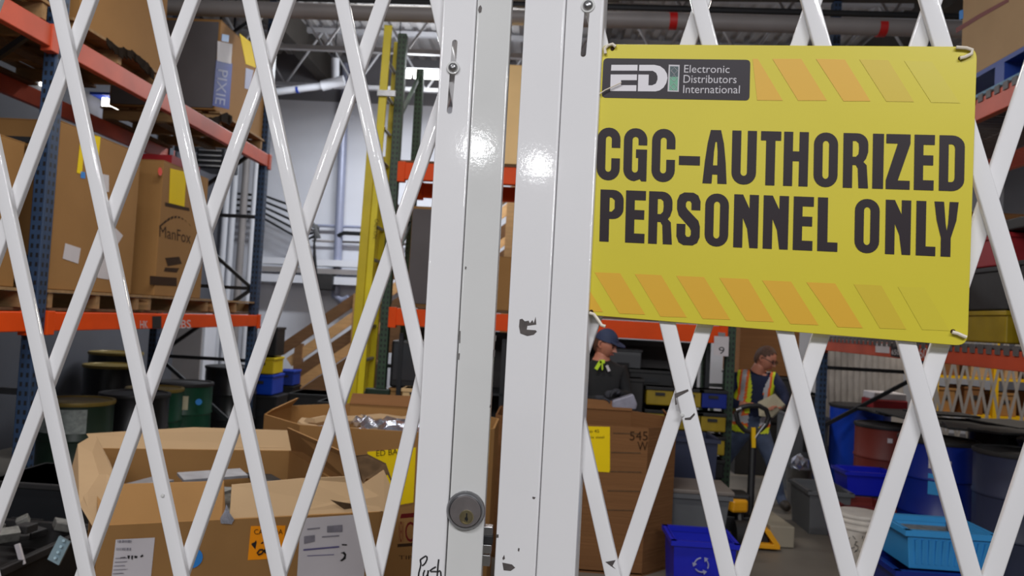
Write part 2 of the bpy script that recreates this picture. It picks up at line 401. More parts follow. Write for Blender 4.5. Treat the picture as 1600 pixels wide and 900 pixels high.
for k, px in enumerate((355, 366, 382, 398)):
    pipe_thing('riser_pipe', ['first white riser pipe from the left wall corner', 'second white riser pipe from the left wall corner', 'third, tan-grey riser pipe from the left wall corner', 'fourth riser pipe, nearest the blue rack upright'][k],
               [V((at(px, 300, 12.5).x, 12.5, 0)), V((at(px, 300, 12.5).x, 12.5, 6.0))], (.06, .05, .06, .045)[k], (PIPEW, PIPEW, PIPEG, PIPEW)[k], 12)
wp = thing('wall_panel', 'white control cabinet on the floor beneath the left shelf', 'cabinet', at(225, 560, 11.6))
MB().bb(at(95, 560, 11).x, at(158, 560, 11).x, 11, 11.4, 0, 1.42).build('cabinet_body', WALLM, wp, bevel=.01)
MB().bb(at(98, 560, 11).x, at(155, 560, 11).x, 10.97, 11, .1, 1.36).build('cabinet_door', PIPEW, wp, bevel=.005)
wp = thing('wall_panel', 'white control cabinet beneath the left shelf, the wider one', 'cabinet', at(225, 560, 11.6))
MB().bb(at(212, 560, 11.3).x, at(318, 560, 11.3).x, 11.3, 11.7, 0, 1.5).build('cabinet_body', WALLM, wp, bevel=.01)
MB().bb(at(216, 560, 11.3).x, at(262, 560, 11.3).x, 11.27, 11.3, .1, 1.44).build('cabinet_door', PIPEW, wp, bevel=.005)
MB().bb(at(267, 560, 11.3).x, at(314, 560, 11.3).x, 11.27, 11.3, .1, 1.44).build('cabinet_door', PIPEG, wp, bevel=.005)

# ================================================================== RACKS
def rack(name, label, cat, posts, beams, origin, braces=(), pm=BLUEP, deck=None):
    t = thing(name, label, cat, origin)
    for (x, y, z0, z1) in posts:
        MB().bb(x-.04, x+.04, y-.045, y+.045, z0, z1).build('upright_post', pm, t, bevel=.006)
        MB().bb(x-.07, x+.07, y-.07, y+.07, 0, .012).build('foot_plate', DARKST, t)
    for b in beams:
        p0, p1, h_, m_ = b[:4]
        bmo = MB().beam(p0, p1, .05, h_).build('shelf_beam', m_, t, bevel=.005)
        dd = (V(p1)-V(p0)).normalized()
        for q, s_ in ((V(p0), 1), (V(p1), -1)):
            MB().box(q + dd*(.03*s_)+V((0, 0, -.008)), (.07, .07, h_+.03)).build('beam_connector', m_, bmo, bevel=.004)
    for p0, p1 in braces: MB().beam(p0, p1, .03, .035).build('brace', DARKST if pm is not GREENP else GREENP, t)
    return t
LX, LXB = -3.0, -4.05
posts = [(x, y, 0, 5.0) for x in (LX-.02, LXB) for y in (.85, 4.44, 7.88)]
beams = []
for (y0, y1) in ((.9, 4.39), (4.49, 7.95)):
    for z, h_, m_ in ((1.47, .115, ORANGE), (3.15, .13, ORANGED)):
        beams += [((LX, y0, z), (LX, y1, z), h_, m_), ((LXB, y0, z), (LXB, y1, z), h_, m_)]
br = []
for y in (.85, 4.44, 7.88):
    z = .3
    k = 0
    while z < 4.6:
        a, b = (LX-.05, LXB+.04) if k % 2 == 0 else (LXB+.04, LX-.05)
        br.append(((a, y, z), (b, y, z+.75))); br.append(((LX-.05, y, z), (LXB+.04, y, z))); z += .75; k += 1
LR = rack('pallet_rack', 'blue and orange pallet rack running along the left of the aisle', 'rack', posts, beams, (LX, 4.5, 0), br)
LPL = Pl((LX+.026, 5, 0), (1, 0, 0))
LPL.words('HK', 219, 501, 231, 513, WPAPER, LR, 'beam_lettering')
LPL.words('LBS', 275, 500, 298, 513, WPAPER, LR, 'beam_lettering')
mb = MB(); LPL.slab(mb, [(238, 494), (252, 494), (252, 513), (238, 513)], .001); mb.build('capacity_label', BLACKM, LR)
mb = MB(); LPL.slab(mb, [(52, 503), (62, 503), (62, 508), (52, 508)], .001); mb.build('small_label', WPAPER, LR)
RX, RXB = 2.75, 3.75
posts = [(x, y, 0, 5.0) for x in (RX+.02, RXB) for y in (.9, 4.15, 7.75)]
beams = []
for (y0, y1) in ((.95, 4.1), (4.2, 7.7)):
    for z, h_ in ((1.56, .115), (3.16, .14)):
        beams += [((RX, y0, z), (RX, y1, z), h_, ORANGED), ((RXB, y0, z), (RXB, y1, z), h_, ORANGED)]
br = []
for y in (.9, 4.15, 7.75):
    z = 1.05; k = 0
    br.append(((RX+.05, y, 1.33), (RXB-.04, y, 1.33)))
    br.append(((RX+.05, y, .75), (RXB-.04, y, 1.3)))
    br.append(((RX+.05, y, 2.2), (RXB-.04, y, 2.9))); br.append(((RX+.05, y, 2.9), (RXB-.04, y, 2.9)))
RR = rack('pallet_rack', 'blue and orange pallet rack on the right behind the yellow sign', 'rack', posts, beams, (RX, 5, 0), br)
RPL = Pl((RX-.026, 5, 0), (-1, 0, 0))
mb = MB(); RPL.slab(mb, [(1368, 536), (1390, 537.5), (1390, 552), (1368, 550.5)], .001); mb.build('white_label', WPAPER, RR)
mb = MB(); RPL.slab(mb, [(1392, 536), (1406, 537), (1406, 559), (1392, 556.5)], .001); mb.build('capacity_label', BLACKM, RR)
RPL.words('650', 1393, 546, 1405, 554, WPAPER, RR, 'beam_lettering', .003, 0, .8)
RPL.words('60', 1436, 543, 1449, 560, WPAPER, RR, 'beam_lettering', .003, 0, .8)
# wire mesh decks on the right rack
for z in (1.64, 3.25):
    mb = MB(); y = 4.25
    while y < 7.65: mb.box(((RX+RXB)/2, y, z), (1.02, .012, .012)); y += .06
    for xx in (RX-.01, RX+.3, RX+.6, RXB): mb.box((xx, 5.95, z-.01), (.012, 3.4, .014))
    for k in range(int(3.4/.09)): mb.box((RX-.03, 4.28+k*.09, z-.025), (.006, .05, .05))
    o = mb.build('wire_deck', mat('dull_deck_grey', (96, 92, 92), .6, .2, .1, 8), RR); o['kind'] = 'stuff'
# centre rack, across the aisle
CY = 6.95
posts = [(-1.44, CY, 0, 4.2), (1.67, CY, 0, 4.2), (-1.44, CY+1.0, 0, 4.2), (1.67, CY+1.0, 0, 4.2)]
beams = []
for z in (1.60, 2.93):
    beams += [((-1.40, CY-.02, z), (1.63, CY-.02, z), .155, ORANGE), ((-1.40, CY+1.02, z), (1.63, CY+1.02, z), .155, ORANGE)]
br = []
for x in (-1.44, 1.67):
    for k in range(5): br.append(((x, CY, .4+k*.75), (x, CY+1, .4+(k+1)*.75 if k % 2 == 0 else .4+(k-.1)*.75)))
CR = rack('pallet_rack', 'green rack with bright orange beams standing across the aisle end', 'rack', posts, beams, (0, CY, 0), br, GREENP)
MB().bb(-1.56, -1.34, CY-.12, CY-.06, 0, .95).build('post_guard', GREENB, CR, bevel=.01)
for z in (1.69, 3.02): MB().bb(-1.4, 1.63, CY, CY+1.0, z, z+.018).build('shelf_board', WOODD, CR)
hp = Pl((0, CY-.07, 0), (0, -1, 0))

# ------------------------------------------------------------------ pallets
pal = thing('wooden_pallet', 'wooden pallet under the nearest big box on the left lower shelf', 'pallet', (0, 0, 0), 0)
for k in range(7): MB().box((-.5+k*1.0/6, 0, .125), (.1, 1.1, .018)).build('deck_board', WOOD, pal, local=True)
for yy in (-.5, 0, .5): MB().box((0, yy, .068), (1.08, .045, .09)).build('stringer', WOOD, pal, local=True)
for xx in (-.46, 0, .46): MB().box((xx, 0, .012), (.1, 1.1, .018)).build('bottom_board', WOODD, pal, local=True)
PZ = 1.53
pal.location = (-3.55, 5.06, PZ)
dup(pal, (-3.55, 6.24, PZ), 0, 'wooden pallet under the box with a red dot on the left lower shelf')
dup(pal, (-3.55, 7.38, PZ), 0, 'wooden pallet at the far end of the left lower shelf, by the blue upright')
dup(pal, (-3.55, 3.8, PZ), 0, 'wooden pallet at the left edge on the lower shelf')
PZ2 = 3.215
dup(pal, (-3.55, 3.8, PZ2), 0, 'wooden pallet at the top left corner on the upper shelf')
dup(pal, (-3.55, 5.1, PZ2), 0, 'wooden pallet under the tall tan box on the left upper shelf')
dup(pal, (-3.55, 7.25, PZ2), 0, 'wooden pallet under the box with blue printing on the left upper shelf')

# ------------------------------------------------------------------ boxes
def carton(name, label, x0, x1, y0, y1, z0, z1, m=CARD, cat='box', group=None, fmat=None):
    t = thing(name, label, cat, ((x0+x1)/2, (y0+y1)/2, z0), 0, group)
    mb = MB().bb(x0, x1, y0, y1, z0, z1); 
    o = mb.build('box_body', m, t, bevel=.006)
    g = .004
    MB().bb(x0, x1, y0, (y0+y1)/2-g, z1, z1+.006).build('flap', m, t)
    MB().bb(x0, x1, (y0+y1)/2+g, y1, z1, z1+.006).build('flap', m, t)
    return t
b1 = carton('cardboard_box', 'big plain cardboard box with a small white label on the left lower shelf', -4.0, -3.03, 4.56, 5.5, PZ+.135, 2.70)
P = Pl((-3.03, 5, 0), (1, 0, 0))
def slabpart(P, pts, m, par, name, off=.001, t=.0012):
    mb = MB(); P.slab(mb, pts, t, off); return mb.build(name, m, par)
slabpart(P, [(102, 380), (126, 388), (122, 412), (98, 404)], WPAPER, b1, 'label')
slabpart(P, [(152, 395), (170, 399), (170, 437), (152, 434)], WPAPER, b1, 'label')
slabpart(P, [(176, 352), (192, 368), (180, 388), (166, 376)], WPAPER, b1, 'label')
slabpart(P, [(160, 272), (170, 274), (170, 300), (160, 300)], WPAPER, b1, 'label')
slabpart(P, [(126, 214), (132, 215), (128, 272), (120, 270)], YPAPER, b1, 'yellow_tape')
slabpart(P, [(147, 212), (157, 214), (154, 245), (147, 244)], YPAPER, b1, 'yellow_tape')
slabpart(P, [(126, 268), (133, 269), (133, 279), (126, 278)], BLUEDOT, b1, 'sticker')
b2 = carton('cardboard_box', 'cardboard box with a red dot, dark logo and yellow note, left lower shelf', -4.0, -3.03, 5.84, 6.64, PZ+.135, 2.72)
P.words('ManFox', 249, 352, 298, 370, BPRINT, b2, 'printing', .0012, 0, 11)
c = P.h(250, 268, .002); MB().lathe([(.0, 0), (.032, 0), (.032, .002), (0, .002)], c, 16, (1, 0, 0)).build('sticker', REDDOT, b2)
slabpart(P, [(266, 263), (291, 269), (288, 323), (264, 317)], YPAPER, b2, 'yellow_note')
mb = MB()
for k in range(9):
    a = k/8; P.slab(mb, [(250+a*45, 352-18*math.sin(a*2.6)+6*a), (255+a*42, 352-18*math.sin((a+.1)*2.6)+6*a), (255+a*42, 355-18*math.sin((a+.1)*2.4)+6*a), (250+a*45, 355-18*math.sin(a*2.4)+6*a)], .001)
P.slab(mb, [(258, 403), (280, 401), (284, 412), (262, 416)], .001); P.slab(mb, [(258, 418), (280, 419), (276, 426), (256, 424)], .001)
P.slab(mb, [(258, 316), (296, 325), (296, 330), (258, 322)], .001)
mb.build('printing', BPRINT, b2)['kind'] = 'stuff'
slabpart(P, [(234, 431), (276, 434), (276, 447), (234, 445)], BPRINT, b2, 'printed_bar')
b2b = carton('cardboard_box', 'dim cardboard box at the left edge on the lower shelf', -4.0, -3.06, 3.3, 4.3, PZ+.135, 2.5, CARD)
# small red strap stack above b2
tag(MB().bb(-3.9, -3.05, 6.0, 6.5, 2.735, 2.80).build('folded_wrap', REDBIN), 'folded reddish wrap lying on top of the red dot box', 'wrap')
b3 = carton('cardboard_box', 'tall tan box on a pallet on the left upper shelf', -4.0, -3.03, 4.66, 5.72, PZ2+.135, 4.4)
b4 = carton('cardboard_box', 'tan box with grey end and blue lettered panel on the left upper shelf', -4.0, -3.03, 6.66, 7.8, PZ2+.135, 4.16)
MB().bb(-3.98, -3.045, 6.648, 6.657, PZ2+.15, 4.14).build('grey_end_panel', CARDG, b4)
slabpart(P, [(338, 93), (363, 99), (358, 171), (332, 165)], BANNER, b4, 'blue_panel')
words('PIXIE', 'lettering', LILAC, b4, P.h(341, 108, .004), P.h(336, 162, .004), P.h(356, 111, .004), P.h(351, 165, .004), V((0, 0, 0)))
slabpart(P, [(340, 64), (363, 69), (361, 100), (339, 95)], WPAPER, b4, 'label', .003)
slabpart(P, [(347, 53), (358, 55), (357, 66), (346, 64)], BLUEDOT, b4, 'sticker')
slabpart(P, [(374, 52), (392, 66), (400, 106), (384, 100)], YPAPER, b4, 'yellow_tape')
slabpart(P, [(384, 106), (396, 110), (390, 140), (382, 138)], LILAC, b4, 'pale_panel')
b5 = carton('cardboard_box', 'tan box in the top left corner on the upper shelf', -4.0, -3.05, 3.2, 4.3, PZ2+.135, 4.3)
# dark wrap hanging from pallet in front of b3 / b4
for (pts, lab) in (([(166, 60), (185, 75), (205, 80), (225, 96), (240, 112)], 'torn dark wrap on the pallet under the tall tan box'),
                   ([(302, 180), (330, 186), (352, 178), (362, 182)], 'dark wrap under the box with blue printing')):
    mb = MB()
    PP = Pl((-3.0, 5, 0), (1, 0, 0))
    for i in range(len(pts)-1):
        (xa, ya), (xb, yb) = pts[i], pts[i+1]
        for k in range(3):
            t0 = k/3; t1 = (k+1)/3
            p = [(xa+(xb-xa)*t0, ya+(yb-ya)*t0-random.uniform(0, 4)), (xa+(xb-xa)*t1, ya+(yb-ya)*t1-random.uniform(0, 4)),
                 (xa+(xb-xa)*t1, ya+(yb-ya)*t1+random.uniform(8, 16)), (xa+(xb-xa)*t0, ya+(yb-ya)*t0+random.uniform(8, 16))]
            PP.slab(mb, p, .006, random.uniform(0, .02))
    tag(mb.build('plastic_wrap', mat('matte_dark_wrap', (40, 32, 26), .95, 0, .3, 20, spec=.05)), lab, 'wrap')
# equipment seen through the upper bay
for k, (xa, xb, ya, yb, Y, m_, lab) in enumerate((
        (90, 200, 172, 196, 9.6, PIPEG, 'grey slatted equipment seen under the upper orange beam'),
        (196, 300, 196, 222, 10.4, DARKST, 'dark equipment shelf seen behind the upper left beam'),
        (305, 352, 232, 262, 10.5, DARKST, 'dark machine housing hung on the wall beyond the rack'))):
    p0, p1 = at(xa, yb, Y), at(xb, ya, Y)
    t = thing('equipment_unit', lab, 'equipment', (p0.x, Y, p0.z))
    MB().bb(p0.x, p1.x, Y, Y+.5, p0.z, p1.z).build('housing', m_, t, bevel=.02)
    for q in range(4):
        z = p0.z+(p1.z-p0.z)*(q+.5)/4
        MB().bb(p0.x+.04, p1.x-.04, Y-.02, Y, z-.01, z+.01).build('slat', STEEL, t)
    for xx in (p0.x+.1, p1.x-.1): MB().tube([(xx, Y+.25, p1.z), (xx, Y+.25, 6.0)], .015, 6).build('hanger_rod', DARKST, t)

# ------------------------------------------------------------------ drums
def drum(label, x, y, r, h, m, lidm=DRUMLID, z=0, group=None, ribs=True, closed=True):
    t = thing('drum', label, 'drum', (x, y, z), 0, group)
    pr = [(r*.97, 0), (r, .01), (r, h*.32)]
    if ribs: pr += [(r+.008, h*.33), (r+.008, h*.345), (r, h*.36), (r, h*.64), (r+.008, h*.65), (r+.008, h*.665), (r, h*.68)]
    pr += [(r, h-.03)]
    MB().lathe([(p, q+z) for p, q in pr], (x, y, 0), 32).build('drum_body', m, t, smooth=True)
    MB().lathe([(r-.02, z+h-.03), (r+.008, z+h-.03), (r+.012, z+h-.015), (r+.008, z+h), (r-.014, z+h), (r-.02, z+h-.01)], (x, y, 0), 32).build('rim_ring', lidm, t, smooth=True)
    MB().lathe([(r-.02, z+h-.03), (r-.02, z+h-.012), (0.001, z+h-.008)], (x, y, 0), 32).build('drum_lid', lidm, t, smooth=True)
    return t
def wrap_label(par, x, y, r, a0, a1, z0, z1, m, name='label'):
    mb = MB(); n = 8; R_ = r+.003
    ps = [(x+R_*math.cos(a0+(a1-a0)*i/n), y+R_*math.sin(a0+(a1-a0)*i/n)) for i in range(n+1)]
    mb.add([(p[0], p[1], z0) for p in ps]+[(p[0], p[1], z1) for p in ps], [(i, i+1, i+n+2, i+n+1) for i in range(n)])
    return mb.build(name, m, par, smooth=True)
def dx(px, y): return (px-850)/F*y + .0
d1 = drum('green drum with tan lid and wide white wrap label under the left shelf', -3.58, 5.85, .26, .83, GREENB, GOLD)
wrap_label(d1, -3.58, 5.85, .26, -2.3, -.75, .6, .78, mat('dull_wrap', (150, 158, 156), .4, 0, .3, 30))
d2 = drum('black drum between the tan-lidded drum and the green ones', -3.42, 6.40, .27, .84, BLACKDR, BLACKM)
d3 = drum('shiny green drum with a cream label and blue dot under the left shelf', dx(286, 7.45), 7.45, .27, .84, GREEND, DRUMLID)
wrap_label(d3, dx(286, 7.45), 7.45, .27, -1.45, -.95, .6, .73, mat('cream_label', (196, 188, 160), .6), 'label')
q = at(311, 628, 7.2); MB().lathe([(0, 0), (.03, 0), (.03, .004), (0, .004)], (q.x, 7.195, q.z), 14, (.35, -1, 0)).build('sticker', BLUEDOT, d3)
d4 = drum('green drum just left of the shiny green one, partly hidden', dx(240, 6.93), 6.93, .24, .83, GREEND, GOLD)
d5 = drum('dark drum with a tan lid standing behind the black drum', dx(178, 8.3), 8.2, .29, .9, BLACKDR, GOLD)
d6 = drum('dark drum with a tan lid farthest back under the left shelf', dx(160, 8.9)+.05, 8.98, .29, .98, BLACKDR, GOLD)
d7 = drum('black drum by the blue end upright under the left shelf', dx(362, 8.9), 8.9, .29, .9, BLACKDR, BLACKM)
# ------------------------------------------------------------------ open boxes
def open_box(name, label, poly, z0, z1, m, inner, cat='box', th=.012):
    """poly: plan corners (counter-clockwise)"""
    cx = sum(p[0] for p in poly)/len(poly); cy = sum(p[1] for p in poly)/len(poly)
    t = thing(name, label, cat, (cx, cy, z0))
    n = len(poly)
    for i in range(n):
        a, b = V((*poly[i], 0)), V((*poly[(i+1) % n], 0)); d_ = (b-a).normalized(); nn = V((d_.y, -d_.x, 0))
        mb = MB(); q = [a, b, b-nn*th, a-nn*th]
        mb.prism([p+V((0, 0, z0)) for p in q], (0, 0, z1-z0)); mb.build('side_panel', m, t)
    MB().prism([V((*p, z0+.01)) for p in poly], (0, 0, .01)).build('box_bottom', inner, t)
    return t
# near left box, turned on the floor, with folded and torn flaps
BFL, BFR, BBR, BBL = (-1.37, 2.40), (-.545, 2.80), (-1.235, 3.85), (-2.10, 3.60)
ZT = .92
nb = open_box('open_box', 'open cardboard box with torn folded flaps and white invoice in the near left', [BFL, BFR, BBR, BBL], 0, ZT, CARD, CARDD)
e_ = (V((*BFR, 0))-V((*BFL, 0))).normalized()
FP = Pl((*BFL, 0), (e_.y, -e_.x, 0))
FI = -FP.N                                   # towards the inside of the box
def px3(px, py, d): return FP.h(px, py, -d)
def flap(pts, m, name, t=.01):
    mb = MB(); mb.prism([px3(*p) for p in pts], FI*t); mb.build(name, m, nb)
flap([(166, 826, 0), (346, 817, 0), (352, 800, .01), (350, 752, .13), (186, 757, .13)], CARD, 'folded_flap')
flap([(358, 820, 0), (600, 802, 0), (616, 772, .05), (600, 735, .12), (575, 752, .12), (568, 756, .12), (560, 744, .13), (470, 748, .14), (362, 758, .14)], CARD2, 'folded_flap')
flap([(556, 712, .2), (575, 710, .2), (603, 724, .16), (619, 768, .06), (606, 742, .12), (572, 748, .14), (568, 756, .12), (556, 735, .2)], TORN, 'torn_edge', .004)
flap([(516, 781, -.002), (530, 784, -.003), (548, 787, -.002), (553, 794, -.004), (538, 796, -.004)], TORN, 'torn_edge', .003)
flap([(345, 818, -.006), (362, 819, -.006), (366, 812, -.006), (358, 800, -.003), (354, 788, 0), (350, 800, -.003), (344, 810, -.006)], FOIL, 'white_tape', .004)
def P2(px, py, Y): return at(px, py, Y)
mb = MB(); mb.prism([P2(166, 828, 2.43), P2(186, 760, 2.85), P2(172, 722, 3.15), P2(150, 680, 3.4), P2(125, 695, 3.3), P2(115, 735, 3.1), P2(128, 790, 2.7), P2(150, 826, 2.45)], (-.01, 0, .003)); mb.build('side_flap', CARD2, nb)
mb = MB(); mb.prism([V((*BBL, ZT)), V((*BBR, ZT)), P2(466, 700, 3.86), P2(452, 673, 3.93), P2(300, 668, 3.82), P2(135, 678, 3.66)], (0, .012, 0)); mb.build('back_flap', CARD2, nb)
mb = MB(); mb.prism([V((*BBR, ZT)), V((-.62, 2.92, ZT)), P2(570, 722, 3.0), P2(448, 668, 3.75)], (.01, .006, 0)); mb.build('side_flap', CARDD, nb)
mb = MB(); mb.prism([V((BFL[0]+.03, BFL[1]+.05, .70)), V((BFR[0]-.05, BFR[1]+.03, .70)), V((BBR[0]+.0, BBR[1]-.06, .70)), V((BBL[0]+.05, BBL[1]-.04, .70))], (0, 0, .02)); mb.build('contents_layer', SCRAP, nb)
random.seed(21)
for k in range(12):
    a, b = random.uniform(.15, .85), random.uniform(.3, .9)
    q = V((*BFL, 0)).lerp(V((*BFR, 0)), a).lerp(V((*BBL, 0)).lerp(V((*BBR, 0)), a), b)
    R_ = Matrix.Rotation(random.uniform(0, 3), 3, 'Z') @ Matrix.Rotation(random.uniform(-.25, .25), 3, 'X')
    kk = k % 3
    o = MB().box((q.x, q.y, ZT-.14+.012*k-.05), (random.uniform(.2, .34), random.uniform(.08, .16), .012), R=R_).build('scrap_sheet', [SCRAP, BLACKD, mat('pale_grey_sheet', (150, 150, 156), .5, .2, .2, 12)][kk])
    tag(o, ['dark grey', 'black', 'pale grey'][kk]+' flat scrap sheet inside the near open box', 'scrap', 'scrap sheets in the near box, '+['dark grey', 'black', 'pale grey'][kk])
slabpart(FP, [(470, 810), (572, 803), (568, 930), (462, 930)], WPAPER, nb, 'white_invoice', .001)
def prt(pts, m, par, off=.004, name='printing'):
    mb = MB()
    for p in pts: FP.slab(mb, p, .0006, off)
    o = mb.build(name, m, par); o['kind'] = 'stuff'; return o
prt([[(511, 822), (535, 820), (535, 831), (511, 832)], [(475, 838), (492, 836), (492, 846), (475, 850)], [(480, 826), (500, 824), (500, 826), (480, 828)], [(503, 838), (530, 836), (530, 838), (503, 840)]], GPRINT, nb)
prt([[(474, 858), (530, 853), (530, 855.5), (474, 860.5)], [(480, 868), (522, 866), (522, 867), (480, 869)]], VPRINT, nb)
prt([[(534, 850), (542, 850.5), (542, 852.5), (534, 852)], [(532, 864), (538, 862), (541, 866), (540, 873), (534, 877), (531, 876), (536, 872), (538, 868), (536, 865)]], INK, nb)
slabpart(FP, [(181, 843), (242, 840), (234, 920), (172, 922)], WPAPER, nb, 'shipping_label', .001)
bars = []
for (xa, ya, n_) in ((184, 844, 10), (182, 856, 10)):
    for k in range(n_):
        w_ = random.choice((.8, 1.3, 1.9)); xx = xa+k*2.3; bars.append([(xx, ya), (xx+w_, ya), (xx+w_-.5, ya+4), (xx-.5, ya+4)])
for k in range(6): bars.append([(180-k, 872+k*6), (198+random.uniform(-4, 6)-k, 871+k*6), (198-k, 872.2+k*6), (180-k, 873+k*6)])
prt(bars, GPRINT, nb)
prt([[(188, 871), (196, 870), (196, 872), (188, 872.5)], [(199, 868), (203, 868), (202, 873), (200, 873)], [(205, 868), (208, 868), (207, 875), (205, 873)], [(210, 868), (215, 869), (214, 872), (210, 872)], [(219, 869), (223, 866), (224, 869), (220, 871)]], INK, nb)
slabpart(FP, [(392, 822), (446, 821), (441, 872), (387, 875)], OPAPER, nb, 'orange_note', .001)
FP.words('CANADA', 397, 827, 442, 835, BPRINT, nb, 'handwriting', .004)
prt([[(393, 849), (398, 847), (400, 844), (401, 847), (400, 852), (399, 858), (396, 855), (393, 851)], [(407, 849), (411, 846), (412, 848), (409, 850)]], INK, nb, name='handwriting')
mb = MB(); mb.tube([FP.h(x_, y_, .005) for x_, y_ in ((411, 859), (406, 859), (402, 864), (404, 867), (409, 865), (413, 860), (415, 857), (414, 863), (418, 865), (424, 861))], .003, 5); mb.build('handwriting', INK, nb)
c = FP.h(300, 872, .002); MB().lathe([(0, 0), (.033, 0), (.033, .002), (0, .002)], c, 20, FP.N).build('blue_sticker', BLUEDOT, nb)
FP.words('TIP', 623, 868, 645, 874, BPRINT, nb, 'printing', .004)
slabpart(FP, [(621, 850), (648, 848), (648, 853), (621, 855)], BPRINT, nb, 'printed_bar')
slabpart(FP, [(627, 803), (648, 801), (648, 808), (625, 810)], RPRINT, nb, 'printed_bar')
FP.words('NEW', 623, 815, 631, 847, RPRINT, nb, 'printing', .004)
FP.words('O', 633, 815, 650, 847, RPRINT, nb, 'printing', .004)
# gaylord with foil bags
def octo(x0, x1, y0, y1, c): return [(x0+c, y0), (x1-c, y0), (x1, y0+c), (x1, y1-c), (x1-c, y1), (x0+c, y1), (x0, y1-c), (x0, y0+c)]
gb = open_box('gaylord_box', 'eight-sided bulk box full of silver bags behind the near box', octo(-1.54, -.24, 3.98, 5.02, .3), 0, 1.03, CARD, CARDD)
mb = MB(); mb.prism([V((-1.24, 5.0, 1.03)), V((-.54, 5.0, 1.03)), V((-.54, 5.05, 1.10)), V((-1.24, 5.07, 1.09))], (0, .012, 0)); mb.build('back_flap', CARD3, gb)
mb = MB(); mb.prism([V((-1.54, 4.28, 1.03)), V((-1.54, 4.72, 1.03)), V((-1.5, 4.72, 1.08)), V((-1.5, 4.28, 1.06))], (.012, 0, 0)); mb.build('side_flap', CARD, gb)
MB().prism([V((p[0], p[1], .86)) for p in octo(-1.5, -.28, 4.02, 4.98, .28)], (0, 0, .02)).build('packing_sheet', CARD2, gb)
random.seed(11)
for k in range(34):
    cx = random.uniform(-1.2, -.42); cy = random.uniform(4.2, 4.85); s_ = random.uniform(.05, .1)
    mb = MB(); bm_ = bmesh.new(); bmesh.ops.create_icosphere(bm_, subdivisions=2, radius=s_)
    vs = [v.co.copy()*random.uniform(.75, 1.2) for v in bm_.verts]; fs = [[v.index for v in f.verts] for f in bm_.faces]; bm_.free()
    R_ = Matrix.Rotation(random.uniform(0, 6), 3, 'Z')
    mb.add([R_ @ V((v.x*1.3, v.y, v.z*.55)) + V((cx, cy, .92+random.uniform(0, .04))) for v in vs], fs)
    o = mb.build('foil_bag', FOIL); tag(o, 'crumpled silver foil bag in the bulk box behind the near box', 'bag', 'silver foil bags in the bulk box')
mb = MB(); n = 24
mb.tube([V((-.88+.5*math.cos(a*math.pi*2/n), 4.5+.42*math.sin(a*2*math.pi/n), .955+random.uniform(-.01, .02))) for a in range(n)], .03, 6, True)
mb.build('liner_edge', CARD2, gb)
GP = Pl((0, 3.98, 0), (0, -1, 0))
nt_ = slabpart(GP, [(574, 706), (650, 699), (646, 785), (590, 795)], YPAPER, gb, 'yellow_note', .001)
GP.words('ED BAGS', 588, 704, 636, 713, BPRINT, gb, 'handwriting', .004, 0, -4)
GP.words('ok', 622, 718, 636, 726, BPRINT, gb, 'handwriting', .004, 0, -1)
GP.words('mix', 621, 730, 636, 738, BPRINT, gb, 'handwriting', .004, 0, -1)
# right bulk box
rb = open_box('gaylord_box', 'brown eight-sided bulk box with a yellow note to the right of the gate posts', octo(-.3, .95, 5.15, 6.12, .22), 0, .97, CARD3, CARDD)
mb = MB(); mb.prism([V((-.1, 6.1, .97)), V((.73, 6.1, .97)), V((.73, 6.16, 1.03)), V((-.1, 6.16, 1.05))], (0, .012, 0)); mb.build('back_flap', CARD3, rb)
mb = MB(); mb.prism([V((.95, 5.4, .97)), V((.95, 5.9, .97)), V((.93, 5.9, 1.02)), V((.93, 5.4, .99))], (.012, 0, 0)); mb.build('side_flap', CARD3, rb)
QP = Pl((0, 5.15, 0), (0, -1, 0))
slabpart(QP, [(915, 666), (953, 667), (953, 738), (916, 736)], YPAPER, rb, 'yellow_note', .001)
QP.words('no 45', 918, 671, 936, 676, BPRINT, rb, 'handwriting', .004)
QP.words('mix steel', 918, 681, 944, 685, BPRINT, rb, 'handwriting', .004)
QP.words('545', 984, 674, 1012, 688, BPRINT, rb, 'handwriting', .003)
QP.words('W', 996, 690, 1012, 704, BPRINT, rb, 'handwriting', .003)
mb = MB()
for k in range(5): slabpart(QP, [(958-k*3, 676+k*30), (1000+k, 677+k*30), (1000+k, 678.5+k*30), (958-k*3, 677.5+k*30)], TORN, rb, 'faded_print_line')
# centre rack contents
hpts = []
cbx = carton('cardboard_box', 'dark-ended cardboard box standing on the lower shelf of the green rack', at(640, 400, 7.0).x, at(706, 400, 7.0).x+.08, 7.0, 7.8, 1.71, 2.62, CARD)
MB().bb(at(640, 400, 6.99).x+.005, at(671, 400, 6.99).x, 6.985, 6.992, 1.73, 2.6).build('dark_panel', CARDG, cbx)
carton('cardboard_box', 'large tan box glimpsed between the gate posts, lower shelf of the green rack', at(735, 440, 7).x, at(840, 440, 7).x, 7.05, 7.8, 1.71, 2.2, CARD)
carton('cardboard_box', 'tan box, coloured as lamplit, glimpsed between the gate posts above the orange beam', at(745, 240, 7.0).x, at(850, 240, 7).x, 7.02, 7.8, 3.06, 3.98, mat('lamplit_cardboard', (250, 212, 150), .7, 0, .05, 3))  # lamplight falling on this box is put into its colour
carton('cardboard_box', 'cardboard box on the lower shelf behind the yellow sign', .6, 1.4, 7.05, 7.8, 1.71, 2.3, CARD)
